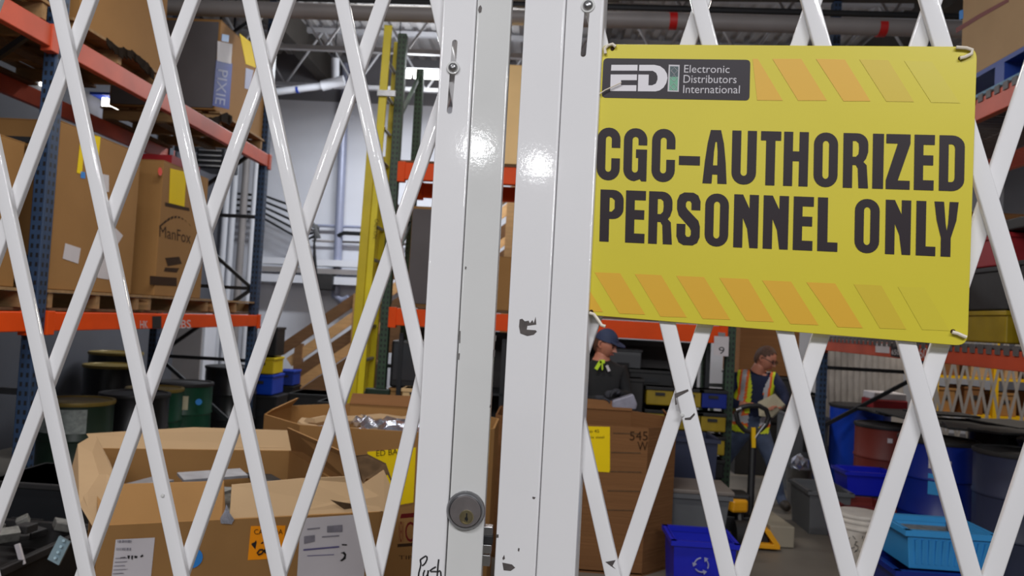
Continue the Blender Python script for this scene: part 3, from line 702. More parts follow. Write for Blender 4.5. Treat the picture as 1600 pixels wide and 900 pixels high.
# electronics shelves under the centre rack
es = thing('steel_shelving', 'low black steel shelving beneath the green rack', 'shelving', (0, 7.2, 0))
for xx in (-1.3, -.35, .55, 1.5):
    for yy in (7.05, 7.6): MB().bb(xx-.02, xx+.02, yy-.02, yy+.02, 0, 1.45).build('shelf_post', DARKST, es)
MB().bb(-1.32, 1.52, 7.63, 7.66, 0, 1.5).build('dark_backing', mat('dark_grey_backing', (62, 60, 60), .8, 0, .35, 3), es)  # dark backing added to cover the white wall where machinery stands
for zz in (.15, .55, .95): MB().bb(-1.3, 1.5, 7.03, 7.62, zz-.02, zz).build('shelf_board', DARKST, es)
def tote(label, c, s, m, name='storage_tote', cat='tote', group=None, lip=True, rz=0, content=None, taper=.9, ribs=0):
    """open tapered tub"""
    t = thing(name, label, cat, c, rz, group)
    w_, d_, h_ = s; th = .012; R_ = Matrix.Rotation(rz, 3, 'Z'); c = V(c)
    def ring(k, z, ins): return [c + R_ @ V((sx*(w_/2*k-ins), sy*(d_/2*k-ins), z)) for sx, sy in ((-1, -1), (1, -1), (1, 1), (-1, 1))]
    mb = MB(); r0, r1, r2, r3 = ring(taper, 0, 0), ring(1, h_, 0), ring(1, h_, th), ring(taper, .02, th)
    vs = r0+r1+r2+r3
    fs = [(3, 2, 1, 0), (12, 13, 14, 15)]
    for a, b in ((0, 4), (4, 8), (8, 12)): fs += [(a+i, a+(i+1) % 4, b+(i+1) % 4, b+i) for i in range(4)]
    mb.add(vs, fs); mb.build('tub_body', m, t, bevel=.004)
    if lip:
        mb = MB()
        for i in range(4):
            a, b = r1[i], r1[(i+1) % 4]; e = (b-a).normalized()*.018; mb.beam(a-e+V((0, 0, -.015)), b+e+V((0, 0, -.015)), .034, .03)
        mb.build('rim', m, t)
    for k in range(ribs):
        x_ = -w_/2*.8 + w_*.8*k/(ribs-1)
        MB().beam(c + R_ @ V((x_*.93, -d_/2*taper-.002, .03)), c + R_ @ V((x_, -d_/2*.985-.004, h_-.05)), .012, .012, up=(0, 1, 0)).build('rib', m, t)
    if content is not None:
        MB().prism([p for p in ring(.95, h_*.72, th)], (0, 0, .01)).build('contents', content, t)
    return t
def crate(label, c, s, m, cat='bin', name='storage_bin', group=None, band=None):
    t = thing(name, label, cat, c, 0, group); c = V(c); w_, d_, h_ = s
    MB().box(c+V((0, 0, h_/2)), (w_, d_, h_)).build('bin_body', m, t, bevel=.01)
    MB().box(c+V((0, 0, h_-.015)), (w_+.02, d_+.02, .03)).build('bin_lid', band or m, t, bevel=.005)
    MB().box(c+V((0, -d_/2-.006, h_*.62)), (w_*.35, .012, h_*.16)).build('bin_handle', BLACKD if m is not BLACKM else DARKST, t)
    return t
e = thing('monitor', 'dark glossy monitor under the left end of the orange beam', 'monitor', at(636, 575, 7.1))
a_, b_ = at(613, 548, 7.1), at(663, 514, 7.1)
MB().bb(a_.x, b_.x+.1, 7.05, 7.3, .95, 1.38).build('casing', BLACKM, e, bevel=.02)
MB().bb(a_.x+.03, b_.x+.07, 7.04, 7.05, 1.02, 1.35).build('screen', mat('monitor_glass', (60, 62, 66), .1, 0, .1, 3), e)
for k, (px, m_, lab) in enumerate(((630, CARD, 'tan carton beneath the dark monitor'), (652, YTOTE, 'small yellow carton beside the tan carton below the monitor'))):
    X = at(px, 565, 7.08).x
    crate(lab, (X, 7.25, .75), (.22 if k == 0 else .1, .35, .19), m_, 'carton', 'small_carton')
crate('dark electronics case on the lower shelf left of the gate posts', (at(632, 590, 7.1).x, 7.25, .56), (.5, .4, .14), BLACKD, 'case', 'equipment_case')
MB_ = crate('pale tan carton in front of the electronics shelf', (at(650, 610, 6.6).x+.0, 6.6, at(650, 615, 6.6).z-.06), (.2, .2, .11), mat('pale_carton', (214, 180, 130), .7, 0, .04, 3), 'carton', 'small_carton')
crate('dark tall bin carrying the pale carton below the orange beam', (at(650, 615, 6.6).x, 6.6, 0), (.34, .34, at(650, 615, 6.6).z-.062), BLACKM)
crate('red topped case low on the shelf by the green post', (at(622, 612, 7).x, 7.2, .16), (.4, .35, .3), BLACKM, 'case', 'equipment_case', None, REDBIN)
# yellow-lidded tote columns under the centre rack right half
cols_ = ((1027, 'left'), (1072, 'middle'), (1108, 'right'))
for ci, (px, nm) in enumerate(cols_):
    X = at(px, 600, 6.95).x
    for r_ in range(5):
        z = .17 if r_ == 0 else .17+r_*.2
        m_ = [BLACKM, BLACKM, YDIM, YDIM, YDIM][r_] if ci < 2 else [BLACKM, BLACKM, YDIM, YDIM, BLUED2][r_]
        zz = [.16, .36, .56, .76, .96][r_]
        crate('%s storage bin, %s of the %s stack under the green rack' % ('yellow' if m_ is YDIM else 'black' if m_ is BLACKM else 'blue', ['bottom', 'second', 'third', 'fourth', 'top'][r_], nm),
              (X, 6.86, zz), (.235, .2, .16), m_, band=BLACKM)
crate('black equipment case on top of the bins under the orange beam', (at(1020, 545, 7.1).x, 7.3, 1.0), (.4, .4, .24), BLACKM, 'case', 'equipment_case')
crate('grey machine cover under the orange beam, right of the man in black', (at(988, 540, 7.3).x-.08, 7.45, .97), (.34, .3, .45), GREYTOTE, 'cover', 'machine_cover')
crate('dark machine beside the man in black', (at(985, 590, 6.9).x-.05, 6.85, 0), (.3, .2, 1.18), BLACKD, 'machine', 'machine_stand')
tagp = thing('hanging_tag', 'white card tag marked 9 hanging from the orange beam', 'tag', at(1127, 540, 6.84))
TP = Pl((0, 6.84, 0), (0, -1, 0))
slabpart(TP, [(1116, 525), (1139, 526), (1138, 557), (1115, 555)], WPAPER, tagp, 'tag_card', 0, .002)
TP.words('9', 1123, 542, 1132, 553, INK, tagp, 'lettering', .004)
slabpart(TP, [(1122, 519), (1133, 520), (1133, 526), (1122, 525)], PIPEG, tagp, 'tag_clip', 0, .004)

# ------------------------------------------------------------------ ladder
ld = thing('ladder', 'yellow fibreglass extension ladder leaning on the green rack post', 'ladder', at(545, 700, 6.75))
r0, r1 = at(560, 640, 6.72), at(607, 40, 6.72)
foot = atz(541, 760, 0) ; dirn = (r1-r0).normalized(); f0 = r0 - dirn*(r0.z/dirn.z)
f0 = V((f0.x, 6.72, 0))
mb = MB().beam(f0, r1, .07, .03); mb.build('side_rail', YELP, ld, bevel=.004)
MB().beam(f0+V((0, .42, 0)), r1+V((0, .42, 0)), .06, .03).build('side_rail', YELP, ld, bevel=.004)
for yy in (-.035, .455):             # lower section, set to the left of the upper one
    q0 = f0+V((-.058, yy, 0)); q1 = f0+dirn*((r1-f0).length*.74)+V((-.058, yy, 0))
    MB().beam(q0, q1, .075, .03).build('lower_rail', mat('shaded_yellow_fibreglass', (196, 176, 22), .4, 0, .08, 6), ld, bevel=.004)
mb = at(604, 146, 6.69); MB().box(mb, (.16, .03, .05)).build('rung_lock', STEEL, ld)
L_ = (r1-f0).length; k = .3
while k < L_-.1:
    p = f0 + dirn*k; MB().tube([p+V((0, 0, 0)), p+V((0, .42, 0))], .018, 8).build('rung', STEEL, ld, smooth=True); k += .3
for yy in (0, .42): MB().box(f0+V((0, yy, .02)), (.12, .06, .04)).build('rubber_foot', BLACKM, ld)
LP_ = Pl((0, 6.66, 0), (0, -1, 0))
words('CAUTION', 'lettering', BPRINT, ld, LP_.h(586, 342, .004), LP_.h(583, 372, .004), LP_.h(592, 343, .004), LP_.h(589, 373, .004), V())

# ------------------------------------------------------------------ stairs
st = thing('staircase', 'pine stairway with railings climbing right before the far wall', 'stairs', at(432, 655, 11))
SY, SYB = 10.9, 11.9
def on(px, py, Y=SY): return at(px, py, Y)
def par(y_off): return on(438, 548+y_off), on(812, 292+y_off)
for yo in (0, 52):
    a, b = par(yo); MB().beam(a, b, .05, .15).build('hand_rail' if yo == 0 else 'middle_rail', LUMBERD, st)
    a2 = at(452, 566+yo*.85, SYB); b2_ = at(800, 322+yo*.85, SYB); MB().beam(a2, b2_, .05, .15).build('hand_rail' if yo == 0 else 'middle_rail', LUMBER, st)
for (Y, yo) in ((SY, 100), (SYB, 100)):
    a, b = on(438, 548+yo, Y), on(812, 292+yo, Y); MB().beam(a, b, .05, .28).build('stringer', LUMBERD, st)
for Y, px in ((SY, 432), (SY, 560), (SY, 690), (SY, 800), (SYB, 468), (SYB, 590), (SYB, 710), (SYB, 800)):
    y_ = 548-(px-438)*.684; top = at(px, y_+ (0 if Y == SY else 14), Y)
    if px == 432: top.z -= .02
    MB().bb(top.x-.06, top.x+.06, Y-.06, Y+.04, 0, top.z+.05).build('newel_post', LUMBER if Y == SY else LUMBERD, st)
a, b = on(438, 648), on(812, 392)
N_ = 13
for k in range(N_):
    p = a.lerp(b, k/N_); MB().bb(p.x-.02, p.x+.26, SY+.03, SYB-.03, p.z, p.z+.04).build('tread', LUMBER, st)

# bins behind the boxes
crate('black bin beside the blue end upright of the left rack', (at(427, 520, 9.4).x, 9.4, 1.02), (.2, .3, .35), BLACKM)
crate('yellow bin stacked between the left rack and the stairs', (at(416, 560, 9.4).x, 9.4, .8), (.32, .35, .2), YTOTE)
crate('blue tote stacked below the yellow bin by the stairs', (at(414, 590, 9.4).x, 9.4, .55), (.34, .4, .24), BLUEDR, 'tote', 'storage_tote')
crate('large black tote at the bottom of the stack by the stairs', (at(416, 640, 9.4).x, 9.4, 0), (.38, .42, .54), BLACKM, 'tote', 'storage_tote')
crate('blue tote behind the stair newel post', (at(452, 585, 10.5).x, 10.5, .56), (.22, .3, .2), BANNER, 'tote', 'storage_tote')
crate('black tote under the blue one behind the newel post', (at(452, 585, 10.5).x, 10.5, 0), (.24, .3, .55), BLACKM, 'tote', 'storage_tote')
crate('wide black tub below the stair rails', (at(492, 620, 9.2).x, 9.2, 0), (.46, .5, .62), BLACKM, 'tub', 'storage_tub')
crate('wide black tub nearest the ladder foot', (at(530, 640, 8.6).x, 8.6, 0), (.34, .5, .62), BLACKD, 'tub', 'storage_tub')

# ------------------------------------------------------------------ right side
D1 = drum('bright blue plastic drum, leftmost of the right-hand drums', dx(1336, 8.12)+.02, 8.12, .29, .95, BLUEDR, DRUMLID, ribs=False)
D2 = drum('rusty red steel drum in front of the bright blue drum', dx(1376, 7.35), 7.3, .27, .86, REDDR, DRUMLID)
wrap_label(D2, dx(1376, 7.35), 7.3, .27, -1.95, -1.8, .72, .76, WPAPER)
D3 = drum('deep blue drum with white and light blue labels', dx(1457, 6.4), 6.4, .29, .87, BLUED2, DRUMLID)
wrap_label(D3, dx(1457, 6.4), 6.4, .29, -2.25, -1.72, .66, .73, WPAPER); wrap_label(D3, dx(1457, 6.4), 6.4, .29, -2.25, -1.72, .46, .62, SKYBIN)
D4 = drum('charcoal blue drum with a white label at the right edge', dx(1574, 5.7)+.02, 5.7, .29, .9, NAVYDR, BLACKD)
wrap_label(D4, dx(1574, 5.7)+.02, 5.7, .29, -2.42, -2.1, .42, .54, WPAPER)
drum('drum under black sheets behind the charcoal drum', dx(1556, 7.0), 7.0, .29, .9, BLACKDR, BLACKM)
drum('black drum at the right edge, behind the charcoal drum', dx(1640, 6.3), 6.35, .27, .9, BLACKDR, BLACKM)
random.seed(5)
for k, (px, py, Y, w_, l_) in enumerate(((1400, 634, 7.5, .5, .5), (1428, 642, 7.2, .5, .4), (1500, 655, 6.6, .6, .5), (1545, 668, 6.2, .6, .5), (1585, 662, 6.6, .5, .5), (1575, 680, 5.9, .45, .3), (1470, 648, 6.9, .5, .35))):
    zb = .95 + .012*k
    c = V((at(px, py, Y).x, Y, zb)); Rm = Matrix.Rotation(random.uniform(-.4, .4), 3, 'Z') @ Matrix.Rotation(random.uniform(-.04, .04), 3, 'X')
    tag(MB().box(c, (w_, l_, .018), R=Rm).build('black_sheet', BLACKM if k % 2 else BLACKD, bevel=.004), ['small black sheet just right of the red and white container', 'black sheet on the rusty red drum, half over the deep blue one', 'black sheet on the deep blue drum, back layer', 'wide black sheet behind the charcoal drum', 'black sheet at the right edge, behind the charcoal drum', 'small black sheet topping the charcoal drum', 'black sheet between the red and the deep blue drums'][k], 'sheet')
rc = thing('red_container', 'red and white container standing on the drums under the right rack', 'container', at(1382, 620, 7.9))
c = at(1382, 616, 8.0); MB().box((c.x, 8.0, .99), (.34, .3, .09)).build('red_base', REDBIN, rc, bevel=.01); MB().box((c.x, 8.0, 1.07), (.32, .28, .07)).build('white_top', WPAPER, rc, bevel=.01)
# sky blue ribbed bin on stack
YB = 4.4
cx = at(1466, 850, YB).x
tote('sky blue ribbed bin on the blue tote', (cx, YB+.05, .42), (.46, .36, .21), SKYBIN, 'storage_bin', 'bin', ribs=11, content=SCRAP)
MB__ = tag(MB().lathe([(0, 0), (.05, 0), (.05, .05), (.02, .06), (0, .06)], (cx+.06, YB+.02, .60), 14, (1, -.3, .2)).build('metal_fitting', STEEL, smooth=True), 'grey metal fitting lying in the sky blue bin', 'fitting')
tote('navy blue tote under the sky blue bin', (cx-.03, YB+.06, .2), (.5, .4, .215), BLUED2)
crate('grey crate at the bottom below the navy tote', (cx+.05, YB+.08, 0), (.42, .4, .19), GREYTOTE, 'crate', 'storage_crate')
def bucket(label, x, y, z, r, h, m, lid=None):
    t = thing('bucket', label, 'bucket', (x, y, z))
    MB().lathe([(r*.86, z), (r*.98, z+h-.09), (r*1.04, z+h-.088), (r*1.04, z+h-.075), (r, z+h-.072), (r, z+h-.045), (r*1.05, z+h-.043), (r*1.05, z+h-.03), (r*1.0, z+h-.028), (r, z+h)], (x, y, 0), 28).build('bucket_body', m, t, smooth=True)
    MB().lathe([(r*1.04, z+h-.01), (r*1.06, z+h), (r*1.04, z+h+.012), (r*.9, z+h+.014), (0.01, z+h+.008)], (x, y, 0), 28).build('bucket_lid', lid or m, t, smooth=True)
    return t
bk = bucket('white lidded bucket with scribbles, the front one by the floor', at(1343, 800, 5.6).x, 5.6, 0, .15, .4, BUCKET)
BP = Pl((0, 5.455, 0), (0, -1, 0))
mb = MB()
for k in range(14):
    a = random.uniform(1328, 1352); b = random.uniform(838, 866); mb.tube([BP.h(a, b, .004), BP.h(a+random.uniform(-6, 6), b+random.uniform(-6, 6), .006)], .0025, 4)
mb.build('scribble', BLACKD, bk)
ybx = at(1396, 860, 5.15).x
yb = bucket('white-topped yellow bucket with a green sticker beside the navy tote', ybx, 5.15, 0, .135, .39, BUCKET, BUCKET)
MB().lathe([(.119, .02), (.134, .27), (.13, .27), (.115, .02)], (ybx, 5.15, 0), 28).build('yellow_wrap', YBUCK, yb, smooth=True)
q = at(1381, 872, 5.03); MB().box((q.x-.0, 5.035, q.z), (.05, .012, .08), rz=-.3).build('sticker', GRNST, yb)
rt = tote('red tub full of small scrap behind the white bucket', (at(1342, 790, 6.35).x, 6.35, .0), (.38, .36, .33), REDTUB, 'storage_tub', 'tub', content=SCRAP)
tote('grey plastic tote left of the white bucket', (at(1280, 790, 6.75).x, 6.75, 0), (.34, .5, .36), GREYTOTE)
tote('bright blue tub leaning before the rusty drum', (at(1345, 745, 6.95).x, 6.88, .3), (.42, .3, .2), RECY, 'storage_tub', 'tub')
crate('dark crate beneath the bright blue tub', (at(1345, 745, 6.95).x, 6.9, 0), (.42, .3, .295), BLACKD, 'crate', 'storage_crate')
cf = thing('metal_pail', 'metal pail with a crumpled silver bag beside the dark box', 'pail', (at(1252, 730, 7.6).x, 7.6, 0))
X = at(1250, 730, 7.6).x
MB().lathe([(.1, 0), (.13, .35), (.14, .36), (.12, .36), (.01, .34)], (X, 7.6, 0), 24).build('pail_body', STEEL, cf, smooth=True)
mb = MB(); bm_ = bmesh.new(); bmesh.ops.create_icosphere(bm_, subdivisions=2, radius=.09)
mb.add([v.co*random.uniform(.8, 1.2)+V((X-.02, 7.55, .4)) for v in bm_.verts], [[v.index for v in f.verts] for f in bm_.faces]); bm_.free(); mb.build('silver_bag', FOIL, cf)
crate('grey machine housing standing behind the man in the vest', (at(1252, 690, 8.4).x, 8.4, 0), (.38, .5, .8), GREYTOTE, 'machine', 'machine_housing')
carton('cardboard_box', 'large dark brown box behind the man in the vest', at(1155, 560, 9).x, at(1248, 560, 9).x, 9.0, 9.8, 1.15, 1.78, CARD3)
crate('dark cabinet carrying the large dark brown box', (at(1200, 640, 9).x, 9.4, 0), (.7, .8, 1.14), BLACKD, 'cabinet', 'dark_cabinet')
crate('dark cabinet beneath the right rack by the blue drum', (at(1262, 640, 9.2).x, 9.3, 0), (.3, .5, .95), BLACKD, 'cabinet', 'dark_cabinet')
# corrugated sheets bundle
cs = thing('corrugated_sheet', 'pale corrugated sheet leaning behind the blue drum', 'sheet', (at(1345, 640, 9.6).x, 9.6, 0))
xa, xb = at(1284, 600, 9.6).x, at(1412, 600, 9.6).x
mb = MB(); n = 26; ps = [(xa+(xb-xa)*i/n, 9.6+(.05 if i % 2 else -.05)) for i in range(n+1)]
mb.add([(p[0], p[1], .3) for p in ps]+[(p[0], p[1]+.1, 1.7) for p in ps], [(i, i+1, i+n+2, i+n+1) for i in range(n)]); mb.build('sheet_face', SHEETM, cs)
MB().bb(xa, xb, 9.55, 9.65, 0, .3).build('sheet_foot', BLACKD, cs)
# silver folding gate further back on the right
def small_lattice(label, P0, U, w_, z0, z1, m, r_, n_, name='folding_gate'):
    t = thing(name, label, 'gate', P0); U = V(U)
    P0 = V(P0)
    dz = z1-z0; st_ = w_/n_; run = st_*3
    for k in range(-3, n_+1):
        for s_ in (1, -1):
            a, b = (k*st_, k*st_+run); za, zb = (z0, z1) if s_ == 1 else (z1, z0)
            ta = max(0, (0-a)/(b-a)); tb = min(1, (w_-a)/(b-a))
            if tb-ta < .05: continue
            pa = P0+U*(a+(b-a)*ta)+V((0, 0, za+(zb-za)*ta-P0.z)); pb = P0+U*(a+(b-a)*tb)+V((0, 0, za+(zb-za)*tb-P0.z))
            o_ = V((U.y, -U.x, 0))*(.008*s_)
            MB().beam(pa+o_, pb+o_, .006, r_, up=V((0, 0, 1))).build('lattice_bar', m, t)
    for x_ in (0, w_): MB().beam(P0+U*x_+V((0, 0, z0-P0.z)), P0+U*x_+V((0, 0, z1-P0.z)), .03, .03).build('gate_post', m, t)
    return t
ga, gbb = at(1462, 600, 8.7), at(1625, 600, 8.7)
small_lattice('silver folding lattice gate beyond the right rack', (ga.x, 8.7, 0.02), (1, 0, 0), gbb.x-ga.x, .02, 1.75, mat('silver_gate', (176, 172, 168), .4, .3, .05, 5), .028, 9)
ys = thing('yellow_shelving', 'yellow shelving stacked with cartons behind the silver gate', 'shelving', (at(1560, 600, 9.6).x, 9.6, 0))
X0, X1 = at(1455, 600, 9.5).x, at(1640, 600, 9.5).x
for zz in (.35, .8, 1.25, 1.6): MB().bb(X0, X1, 9.4, 9.9, zz-.03, zz).build('shelf_board', YBUCK, ys)
for xx in (X0, (X0+X1)/2, X1): MB().bb(xx-.03, xx+.03, 9.38, 9.44, 0, 1.8).build('shelf_post', YBUCK, ys)
for k, (fx, z, w_, h_, m_) in enumerate(((.12, .8, .2, .3, CARD), (.35, .8, .22, .33, CARD3), (.62, .8, .25, .28, CARD), (.88, .8, .2, .3, CARD3), (.15, 1.25, .2, .3, CARD3), (.42, 1.25, .28, .25, CARD2), (.66, 1.25, .16, .26, CARD2), (.88, 1.25, .2, .28, BLACKD))):
    lab = ['tan carton', 'brown carton', 'wide tan carton', 'plain brown carton', 'small brown carton', 'wide pale carton', 'narrow pale carton', 'black carton'][k] + (' on the lower yellow shelf, place %s from the left' if k < 4 else ' on the upper yellow shelf, place %s from the left') % ['one', 'two', 'three', 'four'][k % 4]
    crate(lab, (X0+(X1-X0)*fx, 9.66, z), (w_, .4, h_), m_, 'carton', 'small_carton')
# right rack contents
def rz_at(px, py): return RPL.h(px, py)
crate('yellow tote on the lower right shelf', (3.2, 5.1, 1.66), (.8, .62, .2), YDIM, 'tote', 'storage_tote', None, YDIM)
crate('black tote stacked on the yellow one, lower right shelf', (3.2, 5.1, 1.865), (.8, .62, .27), BLACKD, 'tote', 'storage_tote', None, BLACKM)
crate('red tote topping the stack on the lower right shelf', (3.2, 5.1, 2.14), (.8, .62, .2), REDBIN, 'tote', 'storage_tote', None, REDBIN)
crate('black case at the right edge of the lower right shelf', (3.22, 4.5, 1.66), (.8, .4, .5), BLACKM, 'case', 'equipment_case', None, BLACKD)
carton('cardboard_box', 'dark box on the lower right shelf hidden partly by the sign', 2.85, 3.7, 5.7, 6.7, 1.66, 2.6, CARD3)
tag(MB().bb(2.8, 3.6, 4.35, 5.4, 2.35, 2.42).build('grey_lid_sheet', BLACKD, bevel=.01), 'dark sheet lying across the totes on the lower right shelf', 'sheet')
bp = thing('plastic_pallet', 'blue plastic pallet on the upper right shelf', 'pallet', (3.25, 4.85, 3.27))
BLP = mat('blue_pallet_plastic', (30, 60, 140), .5, 0, .08, 4)
MB().bb(2.76, 3.7, 4.3, 5.5, 3.40, 3.43).build('top_deck', BLP, bp)
MB().bb(2.76, 3.7, 4.3, 5.5, 3.265, 3.285).build('bottom_deck', mat('teal_pallet_plastic', (70, 120, 150), .5, 0, .08, 4), bp)
for yy in (4.34, 4.87, 5.44): 
    for xx in (2.82, 3.2, 3.64): MB().box((xx, yy, 3.343), (.12, .1, .115)).build('pallet_block', BLP, bp)
ub = carton('cardboard_box', 'tan box with a red stripe on the blue pallet, top right corner', 2.77, 3.65, 4.52, 5.35, 3.435, 4.4, CARD2)
UP = Pl((2.77, 5, 0), (-1, 0, 0))
slabpart(UP, [(1494, 52), (1530, 29), (1576, 3), (1576, -3), (1530, 22), (1494, 44)], REDTUB, ub, 'red_stripe')
slabpart(UP, [(1499, 17), (1505, 15), (1505, 29), (1499, 31)], BLUEDOT, ub, 'blue_sticker')

# gap between centre rack and gate (near right floor)
bn = tote('blue recycling bin with a white recycling mark by the brown bulk box', (at(1050, 850, 4.75).x+.2, 4.92, 0), (.38, .34, .36), RECY, 'recycling_bin', 'bin', content=BLACKD)
RP = Pl((0, 4.735, 0), (0, -1, 0))
mb = MB()
c = RP.h(1096, 883, .004)
for k in range(3):
    a0 = math.pi/2 + k*2*math.pi/3
    pts = [c + V((math.cos(a0+t)*.042, 0, math.sin(a0+t)*.042)) for t in (.1, .4, .75, 1.1, 1.35)]
    mb.tube(pts, .004, 6); tip = pts[-1]; tn = (pts[-1]-pts[-2]).normalized(); nn = (tip-c).normalized()
    mb.prism([tip-nn*.015, tip+nn*.015, tip+tn*.022], (0, -.003, 0))
mb.build('recycling_mark', LILAC, bn)['kind'] = 'stuff'
tote('grey tote, upper of the two behind the recycling bin', (1.13, 5.62, .25), (.44, .4, .25), GREYTOTE)
tote('grey tote, lower of the two behind the recycling bin', (1.13, 5.62, 0), (.44, .4, .245), GREYTOTE)
tag(MB().box((1.16, 5.62, .515), (.44, .42, .03)).build('tote_lid', mat('pale_grey_lid', (112, 104, 98), .5, 0, .1, 4), bevel=.008), 'pale lid lying on the grey totes', 'lid')
tote('navy bin behind the grey totes', (1.22, 6.35, 0), (.4, .4, .78), NAVYDR)
# scrap cardboard and wood near the brown box
random.seed(3)
for k in range(8):
    x_, y_ = random.uniform(.75, 1.1), random.uniform(4.55, 5.05)
    Rm = Matrix.Rotation(random.uniform(0, 3), 3, 'Z') @ Matrix.Rotation(random.uniform(-.25, .25), 3, 'X')
    if x_ > .9: y_ = min(y_, 4.65)
    tag(MB().box((x_, y_, .03+.012*k), (.26, .12, .012), R=Rm).build('cardboard_scrap', CARD2 if k % 2 else CARD), 'torn cardboard scrap on the floor by the brown bulk box', 'scrap', 'cardboard scraps by the bulk box')

# pallet jack
pj = thing('pallet_jack', 'yellow pallet jack with a black looped handle', 'pallet jack', atz(1165, 850, 0))
JY = 6.2
base = V((at(1160, 800, JY).x, JY, 0))
top = at(1177, 672, JY+.1)
MB().tube([V((at(1172, 795, JY).x, JY, .22)), top], .028, 10).build('handle_shaft', BLACKM, pj, smooth=True)
pts = [at(x_, y_, JY+.1) for x_, y_ in ((1177, 676), (1163, 672), (1153, 660), (1150, 646), (1156, 637), (1170, 634), (1186, 634), (1197, 640), (1201, 652), (1197, 664), (1188, 672))]
MB().tube(pts, .02, 8, True).build('handle_loop', BLACKM, pj, smooth=True)
MB().beam(at(1177, 668, JY+.06), at(1177, 699, JY+.06), .03, .03).build('yellow_strip', YBUCK, pj)
MB().tube([at(1196, 662, JY+.05), at(1180, 684, JY+.05)], .008, 6).build('release_rod', STEEL, pj)
MB().tube([at(1158, 638, JY+.05), at(1150, 641, JY+.05)], .014, 8).build('lever_knob', STEEL, pj, smooth=True)
J0 = at(1150, 800, JY)
MB().box((J0.x, JY-.02, .30), (.16, .2, .16)).build('pump_housing', BLACKM, pj, bevel=.02)
MB().box((at(1146, 784, JY).x, JY-.1, at(1146, 784, JY).z), (.14, .12, .1), rz=.3).build('pump_cover', JACKY, pj, bevel=.02)
MB().tube([(J0.x-.06, JY-.2, .1), (J0.x+.06, JY-.2, .1)], .1, 18).build('steer_wheel', BLACKD, pj, smooth=True)
MB().tube([(J0.x, JY-.2, .1), (J0.x, JY-.1, .25)], .03, 8).build('axle_fork', BLACKM, pj)
fa, fb = atz(1190, 862, .0), atz(1240, 800, 0)
fx = atz(1198, 862, 0)
MB().prism([V((fx.x-.1, fx.y, .02)), V((fx.x+.1, fx.y, .02)), V((fx.x+.1, fx.y, .05)), V((fx.x+.02, fx.y, .16)), V((fx.x-.03, fx.y, .16)), V((fx.x+.05, fx.y, .055)), V((fx.x-.1, fx.y, .055))], (0, .5, 0)).build('fork', JACKY, pj, bevel=.004)
MB().box((fx.x-.02, fx.y+.2, .075), (.1, .3, .09)).build('fork_roller', BLACKM, pj, bevel=.01)
MB().box((J0.x+.02, JY+.02, .14), (.3, .2, .12)).build('fork_carriage', BLACKM, pj, bevel=.01)
MB().beam((J0.x+.05, JY, .12), (fx.x, fx.y+.3, .1), .06, .06).build('drive_arm', BLACKM, pj)
gx = at(1218, 830, 5.9)
cb0 = atz(1222, 858, 0)
tag(MB().box((cb0.x-.02, cb0.y+.42, .085), (.19, .8, .16), rz=.06).build('grey_carton', mat('grey_tan_carton', (150, 142, 126), .7, 0, .06, 3), bevel=.008), 'long grey-tan carton lying on the floor beside the pallet jack', 'carton')

# near left floor junk
jb = tote('black scrap bin at the bottom left corner', (-2.62, 3.5, 0), (.8, .7, .48), BLACKD, 'storage_bin', 'bin', content=BLACKD)
random.seed(9)
for k in range(30):
    cx, cy = random.uniform(-2.9, -2.3), random.uniform(3.25, 3.78)
    Rm = Matrix.Rotation(random.uniform(0, 6), 3, 'Z') @ Matrix.Rotation(random.uniform(-.6, .6), 3, 'X')
    mb = MB().box((cx, cy, .45+random.uniform(0, .1)), (random.uniform(.06, .16), random.uniform(.05, .1), random.uniform(.02, .05)), R=Rm)
    tag(mb.build('scrap_piece', SCRAP if k % 3 else BLACKD, bevel=.004), ('grey' if k % 3 else 'black')+' scrap piece heaped in the bottom left bin', 'scrap', ('grey' if k % 3 else 'black')+' scrap pieces in the bottom left bin')
pst = MB().beam(at(84, 878, 3.2), at(102, 842, 3.2), .01, .055)
for k in range(4): pst.tube([at(86+k*4.4, 872-k*9, 3.19), at(86+k*4.4, 872-k*9, 3.18)], .006, 8)
tag(pst.build('perforated_strip', mat('pale_blue_metal', (168, 196, 208), .4, .3, .1, 10)), 'pale blue perforated metal strip sticking out of the bottom left bin', 'strip')
tag(MB().beam(at(27, 850, 3.3), at(36, 882, 3.3), .012, .02).build('white_stick', WPAPER), 'thin white stick in the bottom left scrap', 'stick')
crate('dark grey crate under the left shelf, low beside the blue upright', (-2.7, 4.3, 0), (.5, .5, .62), DARKST, 'crate', 'storage_crate', None, BLACKD)

